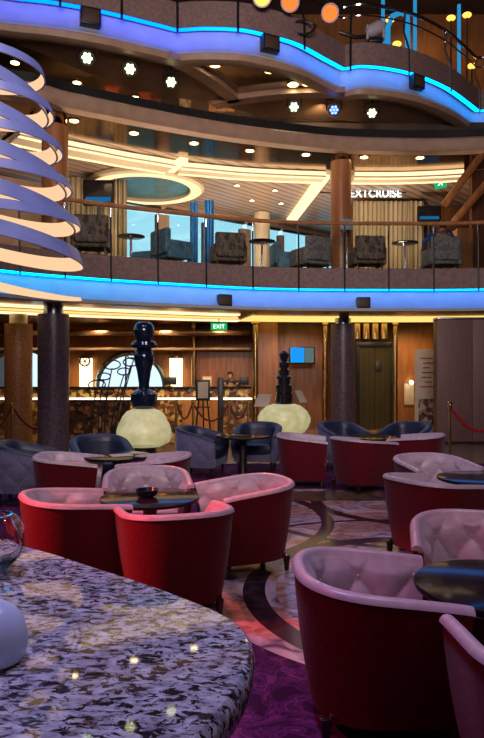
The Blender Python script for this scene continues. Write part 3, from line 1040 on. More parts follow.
es = empty('easel_sign', (PX(203, 14.9), 14.9, 0), 0, 'black easel sign with a pale poster before reception', 'sign')
mb = MB(); mb.box((0, 0, 1.18), (.34, .03, .50), .006); mb.build('frame', 'black', es)
mb = MB(); mb.box((0, -.018, 1.18), (.24, .008, .38)); mb.build('poster', 'white_card', es)
for s in (-1, 1):
    mb = MB(); mb.cyl((s * .1, .0, .95), (s * .2, -.06 * s, 0), .02, n=8); mb.build('leg', 'black', es)
mb = MB(); mb.cyl((0, .02, .95), (0, .3, 0), .02, n=8); mb.build('leg', 'black', es)
mb = MB(); mb.box((0, -.02, .78), (.34, .03, .03)); mb.build('ledge', 'black', es)
py = empty('information_pylon', (PX(220.5, 14.6), 14.6, 0), 0, 'slim black upright pylon in front of the reception desk', 'pylon')
mb = MB(); mb.box((0, 0, .75), (.13, .10, 1.46), .01); mb.build('pillar', 'black', py)
mb = MB(); mb.box((0, 0, .015), (.3, .3, .03), .005); mb.build('base', 'black', py)
def lectern(u, d, z_, w, rz, label):
    l = empty('lectern_sign', (PX(u, d), d, 0), rz, label, 'sign', 'tilted sign boards')
    mb = MB(); mb.lathe([(.15, 0), (.15, .02), (.02, .03), (.02, z_)], 16); mb.build('post', 'gold', l)
    mb = MB(); mb.box((0, 0, z_ + .03), (w, .34, .02), .003, rot=Matrix.Rotation(.9, 4, 'X')); mb.build('board', 'white_card', l)
lectern(263, 14.0, .95, .34, -.5, 'white tilted sign board left of the wide cream lamp')
lectern(301, 14.4, 1.02, .2, .6, 'small white tilted sign board right of the black chess piece')

def skin_mesh(name, verts, edges, radii, m, parent, root=0, sub=2):
    me = bpy.data.meshes.new(name)
    me.from_pydata([Vector(v) for v in verts], edges, [])
    o = bpy.data.objects.new(name, me)
    COL.objects.link(o)
    o.parent = parent
    md = o.modifiers.new('skin', 'SKIN')
    md.use_smooth_shade = True
    sv = me.skin_vertices[0].data if me.skin_vertices else None
    if sv is None:
        bm = bmesh.new(); bm.from_mesh(me); bm.verts.layers.skin.verify(); bm.to_mesh(me); bm.free()
        sv = me.skin_vertices[0].data
    for i, r in enumerate(radii):
        sv[i].radius = (r, r) if not isinstance(r, tuple) else r
        sv[i].use_root = (i == root)
    s2 = o.modifiers.new('sub', 'SUBSURF')
    s2.levels = sub; s2.render_levels = sub
    me.materials.append(M_[m])
    return o

def hand_chain(V, E, R, wrist_i, wrist, dirv, side, up):
    """palm and five fingers hung from a wrist vertex"""
    d = Vector(dirv).normalized(); s = Vector(side).normalized(); u = Vector(up).normalized()
    pb = len(V); V.append(tuple(Vector(wrist) + d * .05)); R.append((.030, .016)); E.append((wrist_i, pb))
    for k, (off, ln) in enumerate(((-.030, .062), (-.010, .075), (.010, .070), (.029, .055))):
        a = len(V)
        b0 = Vector(wrist) + d * .085 + s * off
        V += [tuple(b0), tuple(b0 + d * ln * .5 - u * .008), tuple(b0 + d * ln - u * .026)]
        R += [.010, .0085, .007]
        E += [(pb, a), (a, a + 1), (a + 1, a + 2)]
    a = len(V)
    t0 = Vector(wrist) + d * .045 - s * .035
    V += [tuple(t0), tuple(t0 + d * .03 - s * .02 - u * .01), tuple(t0 + d * .06 - s * .018 - u * .02)]
    R += [.012, .010, .008]
    E += [(pb, a), (a, a + 1), (a + 1, a + 2)]

def head_parts(root, c, face, mhair='hair', tilt=0.0):
    """skull with brow, nose, mouth, ears; hair cap"""
    f = Vector(face).normalized(); s = f.cross(Vector((0, 0, 1))).normalized()
    rot = Matrix((s, f, Vector((0, 0, 1)))).transposed().to_4x4()
    Mx = Matrix.Translation(Vector(c)) @ rot
    mb = MB()
    rows = []
    n = 22
    for i in range(17):
        ph = PI * i / 16
        zz = -.118 * math.cos(ph)
        rr = math.sin(ph)
        row = []
        for q in range(n):
            a = 2 * PI * q / n
            x = .074 * rr * math.cos(a); y = .094 * rr * math.sin(a)
            if zz < -.02:
                x *= 1 - .28 * (-.02 - zz) / .1
                if y < 0: y *= 1 - .35 * (-.02 - zz) / .1
            if math.sin(a) > .93 and -.05 < zz < .012:      # nose
                y += .020 * (1 - abs(zz + .03) / .045)
            if .5 < math.sin(a) < .93 and -.005 < zz < .03:  # eye sockets
                y -= .007
            if math.sin(a) > .8 and -.082 < zz < -.06:      # lips
                y += .005
            row.append(Mx @ Vector((x, y, zz)))
        rows.append(row)
    mb.grid(rows, True)
    for e in (-1, 1):
        mb.ball(Mx @ Vector((e * .076, -.005, -.012)), .022, 6, (.5, .8, 1.3))
    head = mb
    hb = MB()
    rows = []
    for i in range(9, 17):
        pass
    for i in range(12):
        ph = PI * .30 + (PI * .70) * i / 11
        row = []
        for q in range(n):
            a = 2 * PI * q / n
            fr = math.sin(a)
            pp = ph
            zz = -.130 * math.cos(pp)
            rr = math.sin(pp)
            lo = .055 if fr > .45 else (-.005 if fr > -.1 else -.09)
            if zz < lo: zz = lo; rr = math.sqrt(max(0, 1 - (lo / .13) ** 2)) * .985
            row.append(Mx @ Vector((.083 * rr * math.cos(a), .103 * rr * math.sin(a) - .004, zz)))
        rows.append(row)
    hb.grid(rows, True)
    hb.build('hair', mhair, root)
    return head

def person(root_loc, label, pose, mtop, mlow, rz=0):
    r = empty('person', root_loc, rz, label, 'person')
    J = pose
    V, E, R = [], [], []
    def add(p, rad, par=None):
        V.append(tuple(p)); R.append(rad)
        if par is not None: E.append((par, len(V) - 1))
        return len(V) - 1
    pel = add(J['pelvis'], (.15, .11))
    ab = add(J['waist'], (.13, .10), pel)
    ch = add(J['chest'], (.165, .115), ab)
    nb = add(J['neck'], (.06, .06), ch)
    hd = add(Vector(J['head']) - Vector((0, 0, .06)), (.05, .055), nb)
    arms = []
    for sgn, k in ((-1, 'l'), (1, 'r')):
        sh = add(J['sh_' + k], .062, ch)
        el = add(J['el_' + k], .044, sh)
        wr = add(J['wr_' + k], .028, el)
        dv = Vector(J['wr_' + k]) - Vector(J['el_' + k])
        sd = dv.cross(Vector((0, 0, 1)))
        if sd.length < .01: sd = Vector((1, 0, 0))
        hand_chain(V, E, R, wr, J['wr_' + k], dv, sd * sgn, dv.cross(sd) * -1 if dv.cross(sd).z < 0 else dv.cross(sd))
        hp = add(J['hip_' + k], .095, pel)
        kn = add(J['kn_' + k], .062, hp)
        an = add(J['an_' + k], .042, kn)
        add(J['toe_' + k], .034, an)
    skin_mesh('body', V, E, R, 'skin', r, 0)
    hm = head_parts(r, J['head'], J['face'])
    hm.build('head', 'skin', r)
    V, E, R = [], [], []
    pel = add(Vector(J['pelvis']) + Vector((0, 0, .02)), (.162, .122)); ab = add(J['waist'], (.145, .115), pel); ch = add(J['chest'], (.18, .13), ab)
    add(Vector(J['neck']) - Vector((0, 0, .02)), (.066, .066), ch)
    for k in 'lr':
        sh = add(J['sh_' + k], .075, ch); el = add(J['el_' + k], .056, sh)
        add(Vector(J['el_' + k]).lerp(Vector(J['wr_' + k]), .8 if mtop == 'jacket' else .15), .042, el)
    skin_mesh('jacket' if mtop == 'jacket' else 'shirt', V, E, R, mtop, r, 0)
    V, E, R = [], [], []
    pel = add(J['pelvis'], (.165, .125))
    for k in 'lr':
        hp = add(J['hip_' + k], .107, pel); kn = add(J['kn_' + k], .075, hp); add(Vector(J['kn_' + k]).lerp(Vector(J['an_' + k]), .92), .058, kn)
    skin_mesh('trousers', V, E, R, mlow, r, 0)
    for k in 'lr':
        mb = MB(); a = Vector(J['an_' + k]); t = Vector(J['toe_' + k]); mb.tube([a + (a - t) * .2 - Vector((0, 0, .02)), a.lerp(t, .5) , t], .05, 10, r2=.036); mb.build('shoe', 'black', r)
    return r

# receptionist behind the desk, leaning over the worktop towards the viewer (-y)
person((PX(231, 17.1), 17.1, 0), 'receptionist in a dark jacket bending forward behind the reception desk',
       dict(pelvis=(0, .12, .92), waist=(0, .06, 1.06), chest=(.0, -.06, 1.24), neck=(0, -.14, 1.40), head=(-.02, -.20, 1.50), face=(-.25, -1, -.25),
            sh_l=(-.19, -.10, 1.30), el_l=(-.27, -.16, 1.05), wr_l=(-.16, -.38, 1.20), sh_r=(.19, -.10, 1.30), el_r=(.28, -.14, 1.06), wr_r=(.14, -.38, 1.20),
            hip_l=(-.1, .12, .88), kn_l=(-.1, .08, .48), an_l=(-.1, .14, .08), toe_l=(-.11, -.02, .035),
            hip_r=(.1, .12, .88), kn_r=(.1, .06, .48), an_r=(.1, .12, .08), toe_r=(.11, -.04, .035)), 'jacket', 'jacket')
# desk things
for u, w, lab in ((170, .34, 'dark monitor on the reception desk right of the arched window'), (244, .24, 'small dark monitor at the right end of the reception desk')):
    mn = empty('monitor', (PX(u, 16.4), 16.4, 1.22), 0, lab, 'monitor', 'desk monitors')
    mb = MB(); mb.box((0, 0, .15), (w, .03, .2), .006); mb.build('display', 'black', mn)
    mb = MB(); mb.lathe([(.07, 0), (.07, .012), (.015, .02), (.015, .08)], 16); mb.build('stand', 'black', mn)
cd = empty('desk_sign', (PX(207, 16.4), 16.4, 1.22), 0, 'pale framed sign standing on the reception desk', 'sign')
mb = MB(); mb.box((0, 0, .14), (.25, .02, .27), .004); mb.build('frame', 'tan_trim', cd)
mb = MB(); mb.box((0, -.012, .14), (.19, .006, .2)); mb.build('card', 'white_card', cd)

# ------------------------------------------------------------------ lounge chairs and tables
def ucurve(w, b, yf, n=2.6, na=44, ns=10):
    """plan of a barrel back, from the right arm front round the back to the left arm front"""
    pts = []
    for k in range(ns):
        pts.append((w, yf - yf * k / ns))
    for k in range(na + 1):
        a = PI * k / na
        c, s = math.cos(a), math.sin(a)
        pts.append((w * math.copysign(abs(c) ** (2 / n), c), -b * abs(s) ** (2 / n)))
    for k in range(1, ns + 1):
        pts.append((-w, yf * k / ns))
    return pts

def resample(pts, m):
    L = [0]
    for a, b in zip(pts, pts[1:]):
        L.append(L[-1] + math.hypot(b[0] - a[0], b[1] - a[1]))
    out = []
    j = 0
    for i in range(m):
        t = L[-1] * i / (m - 1)
        while j < len(L) - 2 and L[j + 1] < t: j += 1
        f = (t - L[j]) / max(1e-9, L[j + 1] - L[j])
        out.append((pts[j][0] + (pts[j + 1][0] - pts[j][0]) * f, pts[j][1] + (pts[j + 1][1] - pts[j][1]) * f))
    return out, L[-1]

def tub_chair(name, label, cat, group, shell_m, lining_m, seat_m, hb=.74, ha=.665, zb=.11, th=.055, w=.395, b=.40, yf=.33, taper=.80,
              tuft_in=True, tuft_out=False, seat_h=.42, end_m=None):
    root = empty(name, (0, 0, 0), 0, label, cat, group)
    NS = 121
    pl, LEN = resample(ucurve(w, b, yf), NS)
    nin = []
    for i in range(NS):
        a = pl[max(0, i - 1)]; c = pl[min(NS - 1, i + 1)]
        t = Vector((c[0] - a[0], c[1] - a[1])).normalized()
        nin.append(Vector((-t.y, t.x)))        # inward?
    if nin[NS // 2].y < 0:
        nin = [-q for q in nin]
    hh = []
    for (x, y) in pl:
        k = max(0.0, (yf - y) / (yf + b))
        hh.append(ha + (hb - ha) * k ** .85)
    def outer(i, z, o=0.0):
        s = taper + (1 - taper) * (z - zb) / (hh[i] - zb)
        p = Vector((pl[i][0], pl[i][1])) * s + nin[i] * o
        return p
    S, TZ = .155, .15
    def tuft(i, z):
        s = (i / (NS - 1) - .5) * LEN
        a = s / S + (z - .58) / TZ; c = s / S - (z - .58) / TZ
        return (abs(math.sin(PI * a / 1)) * abs(math.sin(PI * c / 1))) ** .55 if False else (abs(math.sin(PI * a / 2 + PI / 2 * 0)) * abs(math.sin(PI * c / 2))) ** .5
    # shell: outside and underside
    mb = MB()
    rows = []
    NZ = 14 if not tuft_out else 34
    for k in range(NZ + 1):
        row = []
        for i in range(NS):
            z = zb + (hh[i] - .03 - zb) * k / NZ
            bulge = -.010 * math.sin(PI * k / NZ)
            if tuft_out:
                bulge -= .014 * tuft(i, z) * min(1, 4 * (1 - k / NZ), 4 * k / NZ)
            p = outer(i, z, bulge)
            row.append(Vector((p.x, p.y, z)))
        rows.append(row)
    mb.grid(rows)
    # arm front faces
    for i in (0, NS - 1):
        col_o = [r[i] for r in rows]
        col_i = []
        for v in col_o:
            p = outer(i, v.z, th)
            col_i.append(Vector((p.x, p.y, v.z)))
        mb.grid([col_o, col_i])
    # underside
    bot_in = [Vector((*outer(i, zb, th), zb)) for i in range(NS)]
    mb.grid([rows[0], bot_in])
    # front apron under the seat
    y0 = yf * taper
    xi = w * .86
    mb.box((0, yf * .86, (zb + seat_h - .14) / 2 + .03), (2 * xi - 2 * th + .02, .05, seat_h - .14 - zb + .04), .01)
    mb.box((0, -.02, zb + .02), (2 * w * taper - .1, (b + yf) * taper - .1, .04))
    mb.build('shell', shell_m, root)
    # lining: rolled rim and tufted inside
    mb = MB()
    rows = []
    NR = 7
    for k in range(NR):
        ph = PI * k / (NR - 1)
        row = []
        for i in range(NS):
            z = hh[i] - .03 + .032 * math.sin(ph)
            o = th / 2 - (th / 2 + .006) * math.cos(ph)
            p = outer(i, hh[i], o)
            row.append(Vector((p.x, p.y, z)))
        rows.append(row)
    NI = 30
    for k in range(1, NI + 1):
        row = []
        for i in range(NS):
            zz0 = hh[i] - .03
            z = zz0 + (seat_h - .06 - zz0) * k / NI
            o = th + .006 + .012 * min(1, k / 5)
            if tuft_in:
                o += .034 * tuft(i, z) * min(1, k / 6)
            p = outer(i, z, o)
            row.append(Vector((p.x, p.y, z)))
        rows.append(row)
    mb.grid(rows)
    for i in (0, NS - 1):       # close the arm ends above the shell
        mb._add([r[i] for r in rows[:NR]], [list(range(NR))])
        e = [r[i] for r in rows[NR - 1:]]
        f = []
        for v in e:
            p = outer(i, v.z, th * .5); f.append(Vector((p.x, p.y, v.z)))
        mb.grid([e, f])
    if tuft_in:
        nb = int(LEN / S) + 1
        for a in range(-nb, nb + 1):
            for c in range(-nb, nb + 1):
                s = S * (a + c); zz = .58 + TZ * (a - c)
                i = int(round((s / LEN + .5) * (NS - 1)))
                if 3 <= i <= NS - 4 and seat_h + .02 < zz < hh[i] - .06:
                    p = outer(i, zz, th + .02)
                    mb.ball((p.x, p.y, zz), .011, 6)
    mb.build('lining', lining_m, root)
    # seat cushion
    mb = MB()
    inner = [outer(i, seat_h, th + .022) for i in range(NS)]
    poly = [(p.x, p.y) for p in inner] + [(-inner[0].x * .6, yf * .98), (inner[0].x * .6, yf * .98)]
    cx = sum(p[0] for p in poly) / len(poly); cy = sum(p[1] for p in poly) / len(poly)
    rws = []
    for (s, z) in ((.96, seat_h - .15), (1.0, seat_h - .12), (1.0, seat_h - .03), (.97, seat_h), (.9, seat_h + .015), (.5, seat_h + .03), (.02, seat_h + .033)):
        rws.append([Vector((cx + (p[0] - cx) * s, cy + (p[1] - cy) * s, z)) for p in poly])
    mb.grid(rws, True)
    mb._add(rws[0], [list(range(len(poly)))])
    mb.build('seat', seat_m, root)
    for (x, y) in ((.26, .24), (-.26, .24), (.24, -.27), (-.24, -.27)):
        mb = MB(); mb.box((x * 1.02, y * 1.04, zb / 2 + .01), (.05, .05, zb + .02), .006, taper=.55); mb.build('leg', 'dark_wood', root)
    return root

TABLES = dict(t1=(1.235, 3.0), t2=(2.26, 5.97), t3=(-.74, 5.07), t4=(-1.48, 7.5), t5=(1.95, 9.6), t6=(.015, 9.75))

def round_table(xy, label, r=.40, h=.655):
    t = empty('lounge_table', (xy[0], xy[1], 0), 0, label, 'table', 'round lounge tables')
    mb = MB(); mb.lathe([(r - .03, h - .03), (r - .004, h - .026), (r, h - .014), (r - .004, h - .002), (r - .015, h), (.0001, h)], 64); mb.build('top', 'black_gloss', t)
    mb = MB(); mb.lathe([(.20, 0), (.20, .015), (.19, .03), (.08, .05), (.055, .12), (.055, h - .1), (.10, h - .05), (.18, h - .03)], 32); mb.build('pedestal', 'black', t)
    return t
round_table(TABLES['t1'], 'dark round table beside the nearest red chair at the right edge', .405)
round_table(TABLES['t2'], 'dark round table at the right edge between two red chairs')
round_table(TABLES['t3'], 'dark round table amid the four red chairs beyond the granite counter')
round_table(TABLES['t4'], 'dark round table behind the pair of maroon chairs below the indigo chess piece')
round_table(TABLES['t5'], 'dark round table beyond the three maroon chairs near the right column')
round_table(TABLES['t6'], 'black pedestal table between the two navy armchairs near reception', .42)

red = tub_chair('tub_chair', 'x', 'chair', 'red tufted tub chairs', 'red_velvet', 'mauve', 'mauve')
navy = tub_chair('armchair', 'x', 'chair', 'navy leather armchairs', 'blue_fabric', 'navy_leather', 'navy_leather', hb=.78, ha=.60, zb=.17, th=.10, w=.40, b=.40, yf=.34,
                 taper=.86, tuft_in=False, tuft_out=True, seat_h=.44)
_first = {red.name: True, navy.name: True}
def place(proto, x, y, face, label, turn=0):
    o = proto if _first.pop(proto.name, None) else copy_tree(proto)
    o.location = (x, y, 0)
    dx, dy = face[0] - x, face[1] - y
    o.rotation_euler = (0, 0, math.atan2(dy, dx) - PI / 2 + turn)
    o['label'] = label
    return o
T = TABLES
place(red, .65, 3.05, T['t1'], 'largest red tub chair with tufted mauve lining, beside the granite counter end', .1)
place(red, 1.44, 3.85, T['t1'], 'red tub chair facing us across the nearest table, tufted mauve back showing')
place(red, 1.20, 2.26, T['t1'], 'red tub chair cut off at the bottom right corner')
place(red, 1.70, 5.62, T['t2'], 'red tub chair in the middle distance at right with its back to us')
place(red, 2.05, 6.72, T['t2'], 'tub chair with pink tufted lining behind the red chair at right')
place(red, -1.29, 4.86, T['t3'], 'red tub chair farthest left of the four around the table by the counter', .15)
place(red, -.47, 4.45, T['t3'], 'bright red tub chair with its back to us just beyond the granite counter', -.1)
place(red, .02, 5.38, T['t3'], 'red tub chair with glowing pink lining, right of the table by the counter')
place(red, -.87, 5.78, T['t3'], 'tub chair with pink tufted back facing us over the table by the counter')
place(red, -1.90, 7.0, (-.9, 7.12), 'maroon tub chair with violet lining, left of the pair below the chess piece')
place(red, -.97, 7.0, (-1.97, 7.12), 'maroon tub chair with violet lining, right of the pair below the chess piece')
place(red, .90, 9.15, (1.9, 9.05), 'maroon tub chair seen side-on, below the wide cream lamp', 0)
place(red, 1.66, 8.80, (2.4, 9.3), 'maroon tub chair with violet lining, middle of the three far ones near the right column')
place(red, 2.56, 9.25, (1.7, 9.75), 'maroon tub chair turned left, rightmost of the three far ones')
place(navy, -2.70, 7.95, (-1.3, 8.1), 'navy armchair with buttoned outer back at the left edge', 0)
place(navy, -1.90, 8.45, T['t4'], 'navy leather armchair below the wire sculpture', 0)
place(navy, -.63, 9.95, (1.5, 9.3), 'navy armchair with buttoned side, left of the pedestal table', 0)
place(navy, .26, 10.5, (-.3, 8.6), 'navy armchair right of the pedestal table', .1)
place(navy, 1.70, 10.65, T['t5'], 'navy armchair in front of the right mosaic column', .2)
place(navy, 2.76, 10.6, T['t5'], 'navy armchair in front of the lift doors', 0)

bw = empty('candle_bowl', (T['t3'][0] - .02, T['t3'][1] - .02, .656), 0, 'small dark blue candle bowl on the table by the counter', 'bowl')
mb = MB(); mb.lathe([(.0001, .006), (.05, .002), (.075, .02), (.095, .06), (.088, .06), (.07, .022), (.0001, .014)], 28); mb.build('bowl', 'sculpt_blue', bw)
bk = empty('menu_card', (T['t4'][0] + .05, T['t4'][1] - .05, .6555), .4, 'white menu card lying on the table below the chess piece', 'card')
mb = MB(); mb.box((0, 0, .006), (.26, .18, .01), .002); mb.build('card', 'white_card', bk)  # thin pale slab stands in for the white reflection on the tabletop

# ------------------------------------------------------------------ granite counter and what stands on it
CZ = 1.05
edge_px = [(-140, 503), (-60, 520), (0, 539), (50, 552), (100, 568), (150, 584), (185, 597), (215, 609), (238, 622), (250, 636), (253, 650), (249, 668), (238, 690), (220, 714), (200, 738), (170, 775), (120, 830)]
outline = smooth_curve([(PX(u, DZ(v, CZ)), DZ(v, CZ)) for u, v in edge_px], 6)
outline = outline + [(-.55, .62), (-1.6, .55), (-1.9, 1.2), (-1.9, 2.4)]
ct = empty('bar_counter', (0, 0, 0), 0, 'curved bar counter with a polished speckled granite top in the foreground', 'counter')
mb = MB()
nrm = []
N_ = len(outline)
for i in range(N_):
    a = outline[i - 1]; b = outline[(i + 1) % N_]
    t = Vector((b[0] - a[0], b[1] - a[1])).normalized()
    nrm.append(Vector((t.y, -t.x)))
rws = []
for off, zz in ((-.03, CZ - .085), (-.006, CZ - .08), (.002, CZ - .065), (.004, CZ - .03), (0, CZ - .01), (-.01, CZ)):
    rws.append([Vector((outline[i][0] - nrm[i].x * off, outline[i][1] - nrm[i].y * off, zz)) for i in range(N_)])
mb.grid(rws, True)
mb._add(rws[-1], [list(range(N_))]); mb._add(rws[0], [list(range(N_))])
mb.build('worktop', 'granite', ct)
mb = MB()
base = [(outline[i][0] + nrm[i].x * .2, outline[i][1] + nrm[i].y * .2) for i in range(0, N_ - 4, 4)] + [(-.7, .8), (-1.5, .8), (-1.7, 1.3), (-1.7, 2.2)]
mb.prism(base, 0, CZ - .085); mb.build('base', 'dark_wood', ct, smooth=False)

gl = empty('globe_lamp', (PX(-8, 1.36), 1.36, CZ), 0, 'frosted bluish white glass globe on the granite counter at the left edge', 'lamp')
mb = MB(); mb.lathe([(.045, 0), (.066, .006), (.074, .03), (.074, .055), (.066, .085), (.048, .112), (.022, .128), (.0001, .132)], 36); mb.build('globe', 'frosted', gl)
vz = empty('glass_vase', (PX(-9, 1.95), 1.95, CZ), 0, 'clear rippled glass bowl on the granite counter behind the white globe', 'vase')
mb = MB()
prof = [(.0001, .0), (.045, .001), (.05, .012), (.06, .02), (.085, .05), (.098, .09), (.096, .13), (.08, .165), (.064, .18), (.058, .18), (.074, .16), (.088, .13), (.09, .09), (.078, .055), (.05, .03), (.0001, .026)]
rows = []
for (r_, z_) in prof:
    rows.append([Vector((r_ * (1 + (.05 * math.sin(7 * a + z_ * 30) if .03 < z_ < .17 else 0)) * math.cos(a), r_ * (1 + (.05 * math.sin(7 * a + z_ * 30) if .03 < z_ < .17 else 0)) * math.sin(a), z_)) for a in [2 * PI * q / 56 for q in range(56)]])
mb.grid(rows, True); mb.build('bowl', 'clear', vz)

# ------------------------------------------------------------------ spiral ribbon chandelier
sp_d = 6.0
sp = empty('spiral_chandelier', (PX(-38, sp_d), sp_d, 0), 0, 'hanging spiral of wide blue ribbons glowing cream on their inner faces, at the left edge', 'chandelier')
ZB_, TURNS = 2.62, 6.2
def helix(phase, z_off, pitch, r0, gr, turns, name_out, lean, wd, tl):
    n = int(turns * 72)
    out_, in_ = [[], []], [[], []]
    for i in range(n + 1):
        t = i / 72
        a = phase + 2 * PI * t
        r_ = r0 - gr * t
        zc = ZB_ + z_off + pitch * t
        ca, sa = math.cos(a), math.sin(a)
        zc += tl[0] * ca + tl[1] * sa
        w_ = wd * (1 if i > 18 else .25 + .75 * i / 18)
        for j, zz in enumerate((-w_ / 2, w_ / 2)):
            rr = r_ - lean * zz
            out_[j].append(Vector((rr * ca, rr * sa, zc + zz)))
            in_[j].append(Vector(((rr - .018) * ca, (rr - .018) * sa, zc + zz)))
    mb = MB(); mb.grid([out_[0], out_[1]]); mb.grid([out_[1], in_[1]]); mb.grid([out_[0], in_[0]]); mb.build(name_out, 'ribbon_blue', sp)
    mb = MB(); mb.grid([in_[0], in_[1]]); mb.build('glowing_lining', 'ribbon_glow', sp)
helix(.6, .0, .36, 1.19, .085, 5.6, 'ribbon', .35, .14, (-.19, -.08))
helix(2.9, .30, .36, 1.14, .085, 5.2, 'ribbon', .35, .09, (-.02, .02))
mb = MB(); mb.cyl((0, 0, 2.6), (0, 0, ZT), .02); mb.lathe([(.16, ZT - .06), (.16, ZT)], 24); mb.build('suspension', 'chrome', sp)

# ------------------------------------------------------------------ deck 2 railing
rl = empty('balcony_railing', (0, 0, 0), 0, 'curved glass balcony railing with a wooden handrail along the lower balcony', 'railing')
RC = offset_curve(EDGE2, -.06)
mb = MB(); mb.tube([Vector((p[0], p[1], 4.95)) for p in RC], .045, 10); mb.build('handrail', 'handrail', rl)
post_u = [18, 64, 110, 157, 205, 252, 298, 344, 388, 433, 478, 525]
for i, u in enumerate(post_u):
    (x, y), n = at_u(RC, u)
    mb = MB()
    mb.tube([Vector((x + n[0] * .06, y + n[1] * .06, 4.88)), Vector((x + n[0] * .05, y + n[1] * .05, 4.55)), Vector((x + n[0] * .07, y + n[1] * .07, 3.9)), Vector((x + n[0] * .09, y + n[1] * .09, 3.42))], .018, 8)
    mb.build('post', 'black', rl)
    mb = MB(); mb.tube([Vector((x, y, 4.93)), Vector((x + n[0] * .06, y + n[1] * .06, 4.87)), Vector((x + n[0] * .055, y + n[1] * .055, 4.7))], .022, 8); mb.build('clamp', 'chrome', rl)
for a, b in zip(post_u, post_u[1:]):
    c = [p for p in RC if a + 1 < HU + p[0] * F / p[1] < b - 1]
    c = [at_u(RC, a + 1.5)[0]] + c + [at_u(RC, b - 1.5)[0]]
    mb = MB(); mb.sweep(c, [(0, 3.96), (0, 4.88), (-.012, 4.88), (-.012, 3.96)], True); mb.build('glass_panel', 'glass', rl, smooth=False)

# parapet speaker boxes
def grille(curve, u, zc, s, label):
    (x, y), n = at_u(curve, u)
    rz = math.atan2(n[1], n[0]) + PI / 2
    g = empty('wall_speaker', (x - n[0] * .10, y - n[1] * .10, zc), rz, label, 'speaker', 'parapet speakers')
    mb = MB(); mb.box((0, 0, 0), (s, .18, s * .82), .01); mb.build('casing', 'black', g)
    mb = MB(); mb.box((0, -.095, 0), (s * .82, .012, s * .64), .003); mb.build('grille', 'dark_wall', g)
grille(EDGE4, 91, 9.0, .42, 'dark speaker on the blue cove of the left upper bay')
grille(EDGE4, 272, 9.0, .42, 'dark speaker on the blue cove of the middle upper bay')
grille(EDGE4, 420, 9.0, .40, 'dark speaker on the blue cove of the right upper bay')
grille(EDGE2, 226, 3.17, .3, 'dark speaker under the lower balcony, left of centre')
grille(EDGE2, 364, 3.17, .3, 'dark speaker under the lower balcony, right of centre')

# ------------------------------------------------------------------ deck 4 railing, tubes, stage lights
rl4 = empty('upper_railing', (0, 0, 0), 0, 'curved steel railing on top of the scalloped upper parapet', 'railing')
RC4 = offset_curve(EDGE4, -.12)
mb = MB(); mb.tube([Vector((p[0], p[1], 10.72)) for p in RC4], .045, 8); mb.build('handrail', 'chrome', rl4)
mb = MB(); mb.tube([Vector((p[0], p[1], 10.45)) for p in RC4], .02, 8); mb.build('mid_rail', 'chrome', rl4)
for u in (60, 120, 177, 237, 300, 352, 405, 446, 476):
    (x, y), n = at_u(RC4, u)
    mb = MB(); mb.tube([Vector((x, y, 10.7)), Vector((x - .03, y, 10.2)), Vector((x + n[0] * .14, y + n[1] * .14, 9.75)), Vector((x + n[0] * .15, y + n[1] * .15, 9.05))], .028, 8); mb.build('post', 'black' if u < 400 else 'chrome', rl4)
for u, dd, lab in ((383, 17.3, 'thin upright blue glowing tube left of the lamp cane'), (415, 17.5, 'upright blue glowing tube in the middle behind the upper railing'), (459, 18.2, 'upright blue glowing tube at the right behind the upper railing')):
    mb = MB(); mb.cyl((0, 0, 9.42), (0, 0, 12.2), .05, n=12)
    tag(mb.build('light_tube', 'tube_blue', None, (PX(u, dd), dd, 0)), lab, 'light tube', 'blue light tubes')
mb = MB(); mb.tube([Vector((-.22, 0, 10.35)), Vector((-.22, 0, 10.9)), Vector((-.1, 0, 11.2)), Vector((.12, 0, 11.3)), Vector((.3, 0, 11.2)), Vector((.34, 0, 9.45))], .07, 10)
tag(mb.build('light_cane', 'tube_blue', None, (PX(396, 17.0), 17.0, 0)), 'blue glowing cane-shaped tube behind the upper railing', 'light tube')
for u, v, lab in ((390, 20, 'amber globe lamp by the blue cane'), (451, 18, 'amber globe lamp near the right end of the upper railing'), (397, 44, 'low small amber lamp just above the upper parapet'),
                  (472, 66, 'low amber lamp at the right end of the upper parapet'), (467, 15, 'greenish amber lamp at the top right')):
    q = P(u, v, 18.8)
    g = empty('globe_light', q, 0, lab, 'lamp', 'amber globe lamps')
    mb = MB(); mb.ball((0, 0, 0), .11, 8, (1.2, 1, .7)); mb.build('globe', 'lens_hot', g)
    mb = MB(); mb.cyl((0, 0, -.05), (0, 0, 9.45 - q.z), .025, n=8); mb.build('stem', 'black', g)

